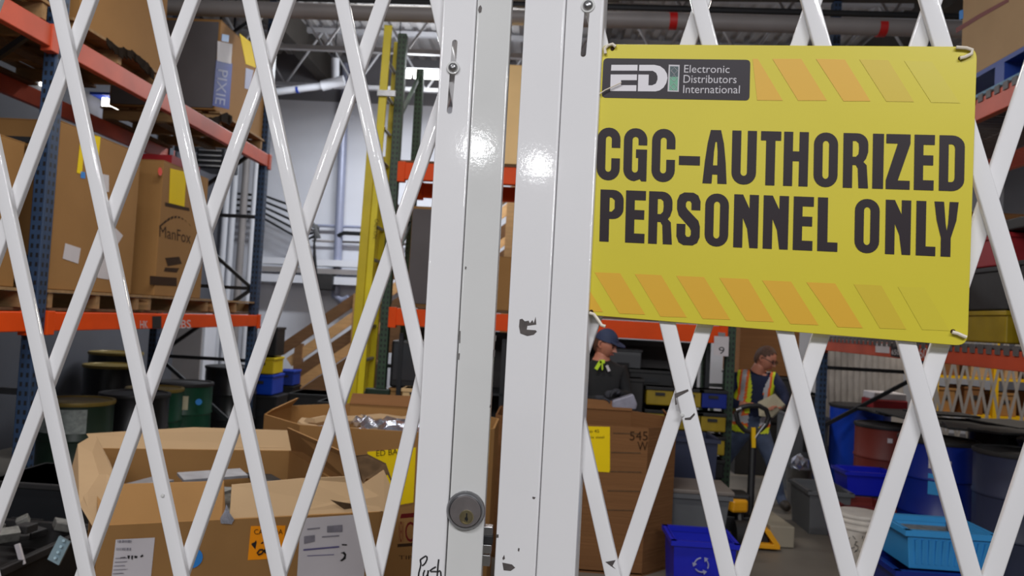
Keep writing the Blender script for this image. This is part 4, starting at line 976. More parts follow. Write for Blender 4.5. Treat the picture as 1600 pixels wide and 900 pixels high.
# ================================================================== THE GATE
PL = Pl((0, 1.345, 0), (0, -1, 0))
ra, rb_ = at(940, 500, 1.31), at(1600, 540, 1.165)
U_R = V((rb_.x-ra.x, rb_.y-ra.y, 0)).normalized()
PR = Pl((ra.x, ra.y, 0), (U_R.y, -U_R.x, 0))
GL = thing('folding_gate', 'white folding lattice gate leaf left of the gap, with round lock', 'gate', (-.1, 1.345, 0))
GR = thing('folding_gate', 'white folding lattice gate leaf right of the gap, carrying the sign', 'gate', (ra.x, ra.y, 0))
def lattice(P, par_, x0_, y0_, x1_, y1_, off, w_=.0245, zlo=.04, zhi=2.3, clip=None, depth=.011):
    a, b = P.h(x0_, y0_, off), P.h(x1_, y1_, off)
    if a.z < b.z: a, b = b, a
    d_ = (b-a)/(a.z-b.z)
    top = a - d_*(zhi-a.z); bot = a + d_*(a.z-zlo)
    if clip is not None:               # stop at the post (world x)
        def cl(p, q):
            c_, side = clip
            if (p.x-c_)*side > 0:
                t_ = (c_-p.x)/(q.x-p.x); return p.lerp(q, t_)
            return p
        if (top.x-clip[0])*clip[1] > 0 and (bot.x-clip[0])*clip[1] > 0: return
        top2, bot2 = cl(top, bot), cl(bot, top); top, bot = top2, bot2
    d_ = (top-bot).normalized(); s_ = d_.cross(P.N).normalized(); N = P.N
    r_ = .0028; t_ = .0016; h = w_/2
    pr = [(-h, -depth), (-h, -r_)] + [(-h+r_*(1-math.cos(a_)), -r_+r_*math.sin(a_)) for a_ in (math.pi/6, math.pi/3)] + [(-h+r_, 0), (h-r_, 0)] + \
         [(h-r_*(1-math.cos(a_)), -r_+r_*math.sin(a_)) for a_ in (math.pi/3, math.pi/6)] + [(h, -r_), (h, -depth), (h-t_, -depth), (h-t_, -t_), (-h+t_, -t_), (-h+t_, -depth)]
    mb = MB(); n_ = len(pr)
    vs = [bot+s_*x_+N*y_ for x_, y_ in pr]+[top+s_*x_+N*y_ for x_, y_ in pr]
    mb.add(vs, [(i, (i+1) % n_, (i+1) % n_+n_, i+n_) for i in range(n_)] + [tuple(range(n_)), tuple(range(2*n_-1, n_-1, -1))])
    o = mb.build('lattice_bar', WHITE, par_, smooth=True); return o
cl = (PL.h(700, 450).x, 1)
FR, BK = .0, -.0125
for x_ in (-211, -62, 86, 239, 388, 533, 682): lattice(PL, GL, x_, 0, x_+.2163*900, 900, FR, clip=cl)
for (xa, ya, xb, yb) in ((138, 0, 43, 255), (298, 0, 117, 480), (448, 0, 130, 890), (597, 0, 303, 840), (669, 220, 445, 870), (745, 220, 595, 866), (-11, 0, -190, 480)):
    lattice(PL, GL, xa, ya, xb, yb, BK, clip=cl)
cr = (PR.h(900, 450).x, -1)
for (xa, ya, xb, yb) in ((921, 740, 957, 900), (1045, 515, 1137, 900), (1091, 0, 1327, 900), (1266, 0, 1520, 900), (1453, 0, 1585, 440), (1640, 0, 1790, 480)):
    lattice(PR, GR, xa, ya, xb, yb, FR, clip=cr, w_=.0262)
for (xa, ya, xb, yb) in ((1098, 0, 922, 511), (1272, 0, 980, 870), (1459, 0, 1157, 900), (1650, 0, 1350, 900), (1722, 390, 1552, 900), (1860, 390, 1700, 900)):
    lattice(PR, GR, xa, ya, xb, yb, BK-.001, clip=cr, w_=.0262)
for (P_, G_, x_, y_) in ((PL, GL, 254, 774), (PR, GR, 1066, 648)):
    c = P_.h(x_, y_, .001); MB().lathe([(0, 0), (.0035, 0), (.003, .0015), (0, .002)], c, 12, P_.N).build('rivet', WHITE2, G_)

def post(P, par_, xt, xb, off, depth, m, name, slots=(), r_=.004):
    """folded sheet post between two slanted photo edges (xt: edges at y=0, xb: at y=900)"""
    def ln(x_t, x_b, z):
        a, b = P.h(x_t, 0, off), P.h(x_b, 900, off); t_ = (a.z-z)/(a.z-b.z); p = a.lerp(b, t_); p.z = z; return p
    zt, zb_ = 2.34, .02
    def ring(ins, back):
        q = []
        for z, xs, sz in ((zb_, 0, 1), (zb_, 1, 1), (zt, 1, -1), (zt, 0, -1)):
            p = ln(xt[xs], xb[xs], z); u = V((-P.N.y, P.N.x, 0)); q.append(p + u*(ins if xs == 0 else -ins) + V((0, 0, ins*sz)) - P.N*back)
        return q
    rings = [ring(0, depth)] + [ring(r_*(1-math.cos(a_)), r_*(1-math.sin(a_))) for a_ in (0, math.pi/6, math.pi/3)] + [ring(r_, 0)]
    mb = MB(); vs = [p for q in rings for p in q]
    fs = [(k*4+i, k*4+(i+1) % 4, (k+1)*4+(i+1) % 4, (k+1)*4+i) for k in range(4) for i in range(4)]
    mb.add(vs, fs)
    inner = [p + V((0, 0, 0)) for p in ring(.002, .0025)]; ib = ring(.002, depth)
    mb.add(inner+ib, [(i, (i+1) % 4, (i+1) % 4+4, i+4) for i in range(4)])
    mb.add(rings[0]+ib, [(i, (i+1) % 4, (i+1) % 4+4, i+4) for i in range(4)])
    holes = []
    for (xa, ya, xb2, yb, wd) in slots:
        a, b = P.h(xa, ya, off), P.h(xb2, yb, off); d_ = (a-b).normalized(); s_ = d_.cross(P.N).normalized(); h = wd/2
        a -= d_*h; b += d_*h
        holes.append([a+s_*h*math.cos(t_)+d_*h*math.sin(t_) for t_ in [math.pi*i/6 for i in range(7)]] + [b+s_*h*math.cos(t_)+d_*h*math.sin(t_) for t_ in [math.pi+math.pi*i/6 for i in range(7)]])
    for back, rg in ((0, rings[-1]), (.0025, inner)):
        loops = [rg] + [[p-P.N*back for p in hl] for hl in holes]
        tris = geometry.tessellate_polygon(loops)
        flat = [p for l_ in loops for p in l_]; mb.add(flat, [tuple(t_) for t_ in tris])
    for hl in holes:
        k = len(hl); mb.add(hl+[p-P.N*.0025 for p in hl], [(i, (i+1) % k, (i+1) % k+k, i+k) for i in range(k)])
    return mb.build(name, m, par_, smooth=True)
OFF = .014
post(PL, GL, (692, 745), (641, 694), OFF, .035, WHITE, 'gate_post', [(711, 62, 702, 178, .0095)])
post(PL, GL, (746, 800), (696, 752), OFF-.004, .036, WHITE2, 'lock_stile', r_=.003)
post(PR, GR, (820, 884), (771, 836), OFF, .034, WHITE, 'gate_post')
post(PR, GR, (885, 944), (837, 898), OFF+.002, .036, WHITE, 'edge_channel', [(918, 8, 911, 89, .0095)])
def bolt(P, G, px, py, r1, r2):
    c = P.h(px, py, OFF+.002)
    MB().lathe([(0, 0), (r1, 0), (r1, .001), (r1*.97, .002), (r2, .0022)], c, 24, P.N).build('washer', WHITE2, G, smooth=True)
    MB().lathe([(r2, .001), (r2*.97, .003), (r2*.8, .0055), (r2*.5, .0072), (r2*.3, .0076), (r2*.28, .006), (0, .006)], c, 24, P.N).build('bolt_head', ZINC, G, smooth=True)
bolt(PL, GL, 708, 106, .0115, .0085); bolt(PR, GR, 919, 9, .0125, .0092)
# lock
lc = PL.h(728, 797, OFF-.003); N = PL.N
lk = MB().lathe([(.0, 0), (.033, 0), (.0335, .003), (.031, .008), (.0275, .0105), (.0268, .009)], lc, 48, N).build('lock_collar', STEEL, GL, smooth=True)
MB().lathe([(.0266, .006), (.0266, .0105), (.0255, .0115), (0, .0115)], lc, 48, N).build('lock_cylinder', mat('grey_lock_face', (140, 134, 134), .4, .8, .1, 40), lk, smooth=True)
kc = PL.h(729, 808, OFF+.0085)
MB().lathe([(.0122, 0), (.0122, .0012), (.0112, .0022), (.0098, .0022), (.0096, .001)], kc, 32, N).build('key_plug_ring', BRASS, lk, smooth=True)
MB().lathe([(.0096, 0), (.0096, .0016), (0, .0016)], kc, 32, N).build('key_plug', BRASS, lk, smooth=True)
kk = kc+N*.0017
mb = MB(); mb.prism([kk+V((x_, 0, z_)) for x_, z_ in ((-.001, .007), (.0013, .007), (.0013, .001), (.003, -.003), (.001, -.008), (-.001, -.004), (-.0022, -.008), (-.0028, -.001), (-.0008, .001))], N*.0004)
mb.build('keyway', INK, lk)
# latch pieces behind the gap
lt = [((752, 770), (824, 836), STEEL), ((752, 770), (838, 850), BLACKM), ((752, 768), (852, 864), ZINC), ((752, 766), (868, 884), ZINC)]
for (xa, xb), (ya, yb), m_ in lt:
    a, b = PL.h(xa-6, yb, -.002), PL.h(xb, ya, -.002); MB().bb(a.x, b.x, a.y, a.y+.02, a.z, b.z).build('latch_bolt', m_, GL, bevel=.001)
# handwriting on the post: two pen strokes make "Push"
def pen(P, G, strokes, off=OFF+.0004, w_=.0014):
    mb = MB()
    for s_ in strokes:
        pp = [P.h(640+x_/18, 850+y_/18, off) for x_, y_ in s_]
        for i in range(len(pp)-1):
            mb.beam(pp[i], pp[i+1], .0003, w_*2, up=P.N.cross((pp[i+1]-pp[i])).normalized() if False else (0, 0, 1)) if False else None
        mb.tube(pp, w_, 6)
    return mb.build('handwriting', INK, G)
pen(PL, GL, [[(300, 440), (318, 560), (300, 660), (262, 800), (245, 940)],
             [(300, 440), (380, 380), (455, 335), (490, 360), (490, 430), (450, 520), (400, 580), (350, 608)],
             [(425, 735), (390, 820), (385, 900), (420, 930), (480, 900), (515, 830), (530, 745)], [(520, 740), (510, 850), (520, 940)],
             [(740, 640), (650, 690), (570, 750), (600, 775), (700, 770), (760, 775)],
             [(820, 430), (800, 600), (785, 800), (770, 960)], [(785, 790), (850, 750), (875, 780), (885, 900), (890, 960)]])
def chips(P, G, polys, off=OFF+.0002):
    for p in polys:
        mb = MB(); P.slab(mb, p, .0003, off); mb.build('paint_chip', CHIP, G)
chips(PR, GR, [[(812, 499), (816, 498), (820, 502), (826, 501), (828, 505), (832, 500), (834, 505), (837, 495), (838, 507), (824, 509), (823, 515), (837, 516), (839, 518), (834, 523), (824, 525), (813, 521), (811, 510)],
               [(785, 879), (800, 882), (805, 887), (798, 892), (787, 891)], [(775, 835), (779, 835), (779, 840), (775, 840)],
               [(863, 573), (869, 572.5), (870, 575), (865, 575.5)], [(832, 776), (837, 777), (835, 780), (832, 779)], [(810, 856), (812, 857), (811, 862), (809, 860)],
               [(785, 872), (788, 867), (789, 873), (786, 875)], [(874, 357), (876, 357), (876, 359), (874, 359)], [(876, 860), (889, 858), (889, 859), (876, 861)],
               [(864, 632), (866.5, 632), (865, 655), (863.5, 655)], [(859, 646), (871, 646.5), (871, 647.3), (859, 647)]])
chips(PL, GL, [[(748, 11), (751, 8), (753, 12), (752, 18), (749, 20), (747, 16)], [(706, 611), (708, 614), (706, 616), (704.5, 613)], [(727, 416), (729, 417), (728, 421), (726.5, 420)]], OFF-.003)
chips(PL, GL, [[(774, 524), (776, 524), (775, 533), (773, 534)], [(771, 546), (774, 547), (773, 558), (770.5, 557)], [(766, 632), (768, 634), (767, 637), (765, 636)], [(718, 517), (719.5, 517), (719, 536), (717.5, 536)], [(716.5, 552), (718.5, 552), (717.5, 562), (716, 562)]], OFF-.0036)
chips(PR, GR, [[(1054, 615), (1075, 608), (1076, 611), (1056, 622), (1058, 632), (1055, 633)], [(1070, 653), (1078, 652), (1085, 645), (1086, 648), (1079, 656), (1070, 656)],
               [(946, 878), (962, 875), (957, 884), (962, 889), (954, 884)]], .0004)

# ------------------------------------------------------------------ the sign
SP = Pl(PR.P + PR.N*.004, PR.N)
SG = thing('hanging_sign', 'yellow warning sign tied to the right gate leaf, black capital lettering', 'sign', SP.h(1220, 540))
def rounded(c4, rs, n_=6):
    out = []
    for i in range(4):
        a, b, c_ = V((*c4[i-1], 0)), V((*c4[i], 0)), V((*c4[(i+1) % 4], 0)); r_ = rs[i]
        e1 = (a-b).normalized()*r_; e2 = (c_-b).normalized()*r_
        for k in range(n_+1):
            t_ = k/n_; p = b+e1*(1-t_)**2+e2*t_**2; out.append((p.x, p.y))
    return out
mb = MB(); SP.slab(mb, rounded([(941.5, 70), (1526, 74), (1511, 541), (918.5, 492)], (12, 20, 20, 14)), .003, 0)
mb.build('sign_board', YSIGN, SG, bevel=.0006, seg=1)
SO = .0034
def sprint(poly, m, name, off=SO, t=.0002):
    mb = MB(); SP.slab(mb, poly, t, off); return mb.build(name, m, SG)
# shapes with holes, filled
def fillshape(loops, quad, m, name, off=SO+.0003):
    (BL, BR, TL, TR) = [SP.h(*p, off) for p in quad]
    L2 = [[V((x_, y_, 0)) for x_, y_ in l_] for l_ in loops]
    tr = geometry.tessellate_polygon(L2); flat = [(p.x, p.y) for l_ in L2 for p in l_]
    mb = MB(); fit(mb, flat, [tuple(t_) for t_ in tr], BL, BR, TL, TR); return mb.build(name, m, SG)
for (a, b, c_, d_, m_) in (((1176, 92), (1184, 92), (1223, 157), (1183, 156.5), YSTR), ((1207, 92), (1252, 92), (1292, 157), (1247, 157), YSTR), ((1275, 92), (1320, 93), (1360, 158), (1318, 158), YSTR),
                          ((1343, 93), (1388, 94), (1428, 159), (1385, 158.5), YSTR2), ((1413, 95), (1456, 96), (1500, 161), (1455, 160), YSTR3)):
    sprint([a, b, c_, d_], m_, 'hazard_stripe')
for (a, b, c_, d_, m_) in (((929, 425.5), (969, 427), (1008, 491.5), (968, 490), YSTR), ((992, 428), (1033, 430), (1073, 496), (1032, 494.5), YSTR), ((1057, 431), (1100, 433), (1141, 499.5), (1098, 498), YSTR),
                          ((1124, 434), (1169, 436), (1209, 503), (1166, 501.5), YSTR), ((1191, 438), (1236, 440), (1279, 508), (1235, 506), YSTR), ((1260, 441), (1305, 443), (1348, 512.5), (1309, 511), YSTR),
                          ((1334, 444), (1377, 446), (1416, 514.5), (1375, 513), YSTR2), ((1403, 448), (1444, 449), (1484, 517), (1441, 515), YSTR3)):
    sprint([a, b, c_, d_], m_, 'hazard_stripe')
sprint([(922, 455), (942, 487.5), (921, 486.5)], YSTR, 'hazard_stripe')
sprint(rounded([(943, 91), (1172.5, 93.5), (1171, 157), (940, 152.5)], (7, 7, 7, 7)), SLOGO, 'logo_panel')
def lx(p): return (930+.0889*p[0], 80+.0889*p[1])
SO2 = SO+.0005
sprint([lx(p) for p in ((285, 240), (745, 240), (743, 342), (278, 342))], SWHT, 'logo_letter', SO2)
sprint([lx(p) for p in ((272, 410), (735, 410), (732, 510), (455, 510), (452, 598), (725, 598), (722, 702), (264, 700))], SWHT, 'logo_letter', SO2)
Dl = [(775, 240), (1040, 240), (1140, 262), (1215, 318), (1260, 395), (1272, 470), (1250, 560), (1200, 640), (1130, 690), (1060, 706), (748, 704), (758, 410), (942, 412), (935, 600), (1000, 600), (1065, 570), (1095, 500), (1095, 440), (1070, 380), (1010, 345), (770, 344)]
q = [lx(p) for p in Dl]
mb = MB(); pts = [SP.h(*p, SO2) for p in q]; tr = geometry.tessellate_polygon([pts]); mb.add(pts, [tuple(t_) for t_ in tr]); mb.build('logo_letter', SWHT, SG)
sprint([(1045, 101), (1062, 101.5), (1060.5, 143.5), (1043, 143)], SGRY, 'logo_frame', SO2)
sprint([(1047, 103.5), (1060, 104), (1059.5, 120), (1046.5, 120)], SGRD, 'logo_panel', SO2+.0002)
sprint([(1046.5, 120), (1059.5, 120), (1058.5, 141.5), (1045.5, 141)], SGRN, 'logo_panel', SO2+.0002)
for yy in (110.5, 122, 135.5):
    cpx = 1053.5-(yy-110)*.04
    mb = MB(); pp = [SP.h(cpx+dx_, yy+dy_, SO2+.0005) for dx_, dy_ in ((0, -5), (5, 0), (0, 5.5), (-5, 0))]; mb.tube(pp, .0006, 4, True); mb.build('logo_emblem', SGRY, SG)
for s_, x0_, y0_, x1_, y1_ in (('Electronic', 1069, 101.5, 1140, 113.5), ('Distributors', 1068, 117, 1151, 129.5), ('International', 1067.5, 133, 1156, 145.5)):
    SP.words(s_, x0_, y0_, x1_, y1_, SGRY, SG, 'logo_text', SO2, .3, .6)
# heavy condensed capitals
def arc(cx, cy, rx, ry, a0, a1, n_=6): return [(cx+rx*math.cos(math.radians(a0+(a1-a0)*i/n_)), cy+ry*math.sin(math.radians(a0+(a1-a0)*i/n_))) for i in range(n_+1)]
def rr(x0_, y0_, x1_, y1_, rx, ry): return arc(x1_-rx, y1_-ry, rx, ry, 0, 90)+arc(x0_+rx, y1_-ry, rx, ry, 90, 180)+arc(x0_+rx, y0_+ry, rx, ry, 180, 270)+arc(x1_-rx, y0_+ry, rx, ry, 270, 360)
t = .37
G = {
 'O': [rr(0, 0, 1, 1, .48, .22), rr(t, .15, 1-t, .85, .13, .07)],
 'C': [[(1, .62)]+arc(.52, .78, .48, .22, 0, 90)+arc(.48, .78, .48, .22, 90, 180)+arc(.48, .22, .48, .22, 180, 270)+arc(.52, .22, .48, .22, 270, 360)+[(1, .42), (1-t, .42)]+arc(.5, .22, .5-t, .06, 0, -180)+arc(.5, .78, .5-t, .06, 180, 0)+[(1-t, .62)]],
 'G': [[(1, .68)]+arc(.52, .78, .48, .22, 0, 90)+arc(.48, .78, .48, .22, 90, 180)+arc(.48, .22, .48, .22, 180, 270)+[(.72, .04), (.78, 0), (1, 0), (1, .6), (.53, .6), (.53, .44), (1-t, .44)]+arc(.5, .22, .5-t, .06, 0, -180)+arc(.5, .78, .5-t, .06, 180, 0)+[(1-t, .68)]],
 'A': [[(0, 0), (.08, .4), (.18, .75), (.3, 1), (.72, 1), (.85, .75), (.94, .4), (1, 0), (.62, 0), (.61, .17), (.40, .17), (.38, 0)], [(.42, .34), (.6, .34), (.6, .6), (.56, .78), (.5, .78), (.45, .6)]],
 'U': [[(0, 1)]+arc(.48, .22, .48, .22, 180, 270)+arc(.52, .22, .48, .22, 270, 360)+[(1, 1), (1-t, 1)]+arc(.5, .22, .5-t, .06, 0, -180)+[(t, 1)]],
 'T': [[(0, 1), (0, .83), (.26, .83), (.26, 0), (.72, 0), (.72, .83), (1, .83), (1, 1)]],
 'H': [[(0, 0), (0, 1), (t, 1), (t, .64), (1-t, .64), (1-t, 1), (1, 1), (1, 0), (1-t, 0), (1-t, .46), (t, .46), (t, 0)]],
 'R': [[(0, 0), (0, 1)]+arc(.55, .8, .43, .2, 90, 0)+[(.98, .66), (.9, .54), (.8, .48), (.93, .42), (1, 0), (.62, 0), (.58, .36), (.5, .42), (t, .42), (t, 0)], [(t, .57), (.5, .57), (.6, .62), (.62, .72), (.6, .82), (.5, .86), (t, .86)]],
 'P': [[(0, 0), (0, 1)]+arc(.55, .8, .45, .2, 90, 0)+arc(.55, .64, .45, .2, 0, -90)+[(t+.03, .44), (t+.03, 0)], [(t+.03, .58), (.5, .58), (.62, .64), (.62, .8), (.5, .85), (t+.03, .85)]],
 'I': [[(0, 0), (0, 1), (1, 1), (1, 0)]],
 'Z': [[(0, 1), (0, .83), (.48, .83), (0, .16), (0, 0), (1, 0), (1, .16), (.5, .16), (1, .83), (1, 1)]],
 'E': [[(0, 0), (0, 1), (1, 1), (1, .82), (.45, .82), (.45, .63), (.94, .63), (.94, .45), (.45, .45), (.45, .18), (.98, .18), (.98, 0)]],
 'D': [[(0, 0), (0, 1)]+arc(.5, .8, .5, .2, 90, 0)+arc(.5, .2, .5, .2, 0, -90), [(t, .16)]+arc(.5, .24, .12, .08, -90, 0, 3)+arc(.5, .76, .12, .08, 0, 90, 3)+[(t, .84)]],
 'S': [[(1.0, .67), (1.0, .84), (.9, .95), (.7, 1), (.3, 1), (.1, .95), (0, .84), (0, .68), (.08, .56), (.55, .34), (.62, .28), (.62, .20), (.56, .16), (.44, .16), (.38, .20), (.38, .40), (0, .40), (0, .16), (.1, .05), (.3, 0), (.7, 0), (.9, .05), (1, .16), (1, .36), (.93, .47), (.45, .68), (.38, .73), (.38, .80), (.44, .84), (.56, .84), (.62, .80), (.62, .67)]],
 'N': [[(0, 0), (0, 1), (.36, 1), (.63, .74), (.63, 1), (1, 1), (1, 0), (.66, 0), (.55, .36), (.37, .56), (.37, 0)]],
 'L': [[(0, 0), (0, 1), (.5, 1), (.5, .17), (1, .17), (1, 0)]],
 'Y': [[(0, 1), (.1, .66), (.29, .34), (.29, 0), (.7, 0), (.7, .34), (.92, .66), (1, 1), (.63, 1), (.58, .6), (.53, .47), (.48, .6), (.4, 1)]],
 '-': [[(0, .33), (0, .5), (1, .5), (1, .33)]]}
def line(chars, xs, tl, tr_, bl, br):
    def yt(x_): return tl[1]+(tr_[1]-tl[1])*(x_-tl[0])/(tr_[0]-tl[0])
    def yb_(x_): return bl[1]+(br[1]-bl[1])*(x_-bl[0])/(br[0]-bl[0])
    for ch, (a, b) in zip(chars, xs):
        s_ = 1.6 if a < 1250 else 1.1
        fillshape(G[ch], [(a+.3-s_*.5, yb_(a)), (b-.6-s_, yb_(b)), (a+s_*.5+.6, yt(a)), (b, yt(b))], SBLK, 'sign_letter')
line('CGC-AUTHORIZED', [(932.5, 970), (974, 1012), (1018, 1056), (1060.5, 1095), (1098, 1137.5), (1143, 1183), (1188, 1221), (1224, 1264), (1271, 1310), (1317, 1358), (1363, 1381.5), (1384, 1423), (1428, 1461), (1467, 1508)],
     (933, 199), (1508, 212), (933, 281), (1505, 299))
line('PERSONNEL', [(937, 975), (977, 1009.5), (1013, 1052), (1057, 1095), (1101, 1139.5), (1146, 1186), (1192, 1233), (1239, 1272), (1277, 1310)], (940, 296), (1498, 316), (937, 377), (1480, 401))
line('ONLY', [(1335, 1375), (1383, 1424), (1431, 1463), (1459, 1498)], (940, 296), (1498, 316), (937, 377), (1480, 401))
for pts in ([(946, 84), (945, 76), (950, 71), (957, 69), (962, 73)], [(921, 489), (928, 491), (934, 499), (940, 508), (946, 510)], [(1500, 91), (1508, 89), (1518, 84), (1519, 78), (1510, 75), (1494, 74)], [(1488, 519), (1496, 521), (1505, 525), (1510, 527)],
            [(935, 148), (945, 141), (958, 135), (971, 129)]):
    fine = len(pts) == 4 and pts[0][0] == 935
    mb = MB(); mb.tube([SP.h(x_, y_, .007 if not fine else .009) for x_, y_ in pts], .0028 if not fine else .0011, 8); mb.build('zip_tie', TIE, SG, smooth=True)
for px, py in ((1501, 91), (924, 487), (1489, 518), (957, 76)):
    c = SP.h(px, py, SO); MB().lathe([(0, 0), (.0035, 0), (.0035, .0006), (0, .0006)], c, 14, SP.N).build('punched_hole', BPRINT, SG)
# dark hole marks done

# ================================================================== PEOPLE
def skin_mesh(nodes, edges, root, levels=2):
    me = bpy.data.meshes.new('rig'); me.from_pydata([tuple(n_[0]) for n_ in nodes], edges, [])
    ob = bpy.data.objects.new('rig', me); C.objects.link(ob)
    md = ob.modifiers.new('s', 'SKIN'); md.use_smooth_shade = True
    for i, n_ in enumerate(nodes):
        sv = me.skin_vertices[0].data[i]; r_ = n_[1]; sv.radius = (r_, r_) if not isinstance(r_, tuple) else r_; sv.use_root = (i == root)
    sb = ob.modifiers.new('b', 'SUBSURF'); sb.levels = levels; sb.render_levels = levels
    dg = bpy.context.evaluated_depsgraph_get(); ev = ob.evaluated_get(dg)
    out = bpy.data.meshes.new_from_object(ev); bpy.data.objects.remove(ob); return out
def finger_nodes(wrist, direc, up_, scale=1.0):
    """palm + five fingers: returns list of chains (points, radii)"""
    d_ = direc.normalized(); u = (up_ - d_*up_.dot(d_)).normalized(); s_ = d_.cross(u)
    ch = []
    for k, (o_, ln_) in enumerate(((-.03, .062), (-.01, .075), (.011, .07), (.03, .055))):
        p0 = wrist + d_*.05*scale + s_*o_*.7*scale; p1 = wrist + d_*.09*scale + s_*o_*scale
        p2 = p1 + (d_*.8-u*.35)*ln_*.5*scale; p3 = p2 + (d_*.35-u*.9)*ln_*.5*scale
        ch.append(([p0, p1, p2, p3], [.013, .0105, .0095, .008]))
    p0 = wrist + d_*.025*scale - s_*.02*scale; p1 = p0 + (-s_*.7+d_*.5)*.04*scale; p2 = p1 + (d_*.9-u*.3)*.032*scale
    ch.append(([p0, p1, p2], [.014, .012, .0095]))
    return ch
def person(label, J, mats_for, root_loc, name='person', lev=2):
    t_ = thing(name, label, 'person', root_loc)
    ids = {}; nodes = []; edges = []
    def nd(key, p, r_): ids[key] = len(nodes); nodes.append((V(p), r_)); return ids[key]
    def ed(a, b): edges.append((ids[a], ids[b]))
    for k, (p, r_) in J['nodes'].items(): nd(k, p, r_)
    for a, b in J['edges']: ed(a, b)
    me = skin_mesh(nodes, edges, ids['pelvis'], lev)
    keys = list(J['nodes'].keys()); pts = [J['nodes'][k][0] for k in keys]
    mlist = []; 
    for k in keys:
        m_ = mats_for(k)
        if m_ not in mlist: mlist.append(m_)
    for m_ in mlist: me.materials.append(m_)
    segs = [(V(J['nodes'][a][0]), V(J['nodes'][b][0]), a, b) for a, b in J['edges']]
    for p in me.polygons:
        c_ = p.center; best = None
        for A_, B_, ka, kb in segs:
            ab = B_-A_; tt = max(0, min(1, (c_-A_).dot(ab)/ab.length_squared)); dd = (c_-A_-ab*tt).length - .3*max(J['nodes'][ka][1] if not isinstance(J['nodes'][ka][1], tuple) else .1, 0)
            if best is None or dd < best[0]: best = (dd, ka if tt < .5 else kb)
        p.material_index = mlist.index(mats_for(best[1])); p.use_smooth = True
    I = wm(t_).inverted(); me.transform(I)
    o = bpy.data.objects.new('body', me); C.objects.link(o); o.parent = t_
    # hands
    for side in ('L', 'R'):
        if side+'wrist' not in J['nodes']: continue
        wr = V(J['nodes'][side+'wrist'][0]); el = V(J['nodes'][side+'elbow'][0]); hd = J.get(side+'hand', (wr-el))
        hd = V(hd).normalized()
        nn_ = [(wr-hd*.02, .024), (wr+hd*.04, .03), (wr+hd*.075, .03)]; ee = [(0, 1), (1, 2)]
        for ps, rs in finger_nodes(wr, hd, V(J.get('handup', (0, 0, 1)))):
            prev = 1
            for p_, r_ in zip(ps, rs): nn_.append((p_, r_)); ee.append((prev, len(nn_)-1)); prev = len(nn_)-1
        hm = skin_mesh(nn_, ee, 1, 1); hm.materials.append(J.get('handmat', SKIN)); hm.transform(I)
        for p in hm.polygons: p.use_smooth = True
        ho = bpy.data.objects.new('hand', hm); C.objects.link(ho); ho.parent = t_
    # head details
    h, fd, upv = V(J['head']), V(J['face']).normalized(), V((0, 0, 1))
    sd = fd.cross(upv).normalized(); uu = sd.cross(fd).normalized()
    Mh = Matrix((sd, fd, uu)).transposed()
    bm_ = bmesh.new(); bmesh.ops.create_uvsphere(bm_, u_segments=24, v_segments=18, radius=1)
    vs = []
    for v in bm_.verts:
        x_, y_, z_ = v.co; jaw = 1 - .28*max(0, -z_)
        yy = y_*.098*(1 if y_ > 0 else 1.02); 
        if y_ > 0 and z_ < 0: yy *= 1-.08*abs(z_)
        vs.append(h + Mh @ V((x_*.076*jaw, yy, z_*.118)))
    fs = [[v.index for v in f.verts] for f in bm_.faces]; bm_.free()
    MB().add(vs, fs).build('head', SKIN, t_, smooth=True)
    f = lambda x_, y_, z_: h + Mh @ V((x_, y_, z_))
    MB().add([f(-.008, .092, .012), f(.008, .092, .012), f(-.019, .09, -.03), f(.019, .09, -.03), f(0, .124, -.026), f(0, .1, .014), f(0, .092, -.036)], [(0, 5, 4, 2), (1, 3, 4, 5), (2, 4, 6), (3, 6, 4), (0, 1, 5)]).build('nose', SKIN, t_, smooth=True)
    for s_ in (-1, 1):
        MB().lathe([(0, -.004), (.011, 0), (0, .005)], f(s_*.03, .091, .006), 10, Mh @ V((s_*.15, 1, 0))).build('eye', EYEM, t_, smooth=True)
        MB().tube([f(s_*.016, .095, .022), f(s_*.032, .094, .027), f(s_*.046, .084, .021)], .004, 6).build('eyebrow', HAIR, t_, smooth=True)
        MB().tube([f(s_*.074, .0, .022), f(s_*.084, -.012, .02), f(s_*.084, -.012, -.01), f(s_*.074, .004, -.028)], .009, 8).build('ear', SKIN, t_, smooth=True)
    MB().tube([f(-.024, .086, -.058), f(0, .094, -.056), f(.024, .086, -.058)], .006, 6).build('mouth', LIP, t_, smooth=True)
    # hair cap
    bm_ = bmesh.new(); bmesh.ops.create_uvsphere(bm_, u_segments=20, v_segments=16, radius=1)
    keep = [f_ for f_ in bm_.faces if not (f_.calc_center_median().z > (.15 + .75*max(0, f_.calc_center_median().y)) or (f_.calc_center_median().y < -.15 and f_.calc_center_median().z > -.55))]
    bmesh.ops.delete(bm_, geom=keep, context='FACES')
    vl = list(bm_.verts); ix = {v: i for i, v in enumerate(vl)}
    MB().add([h + Mh @ V((v.co.x*.083, v.co.y*.106, v.co.z*.126)) for v in vl], [[ix[v] for v in f_.verts] for f_ in bm_.faces]).build('hair', HAIR, t_, smooth=True); bm_.free()
    return t_, o, f, Mh
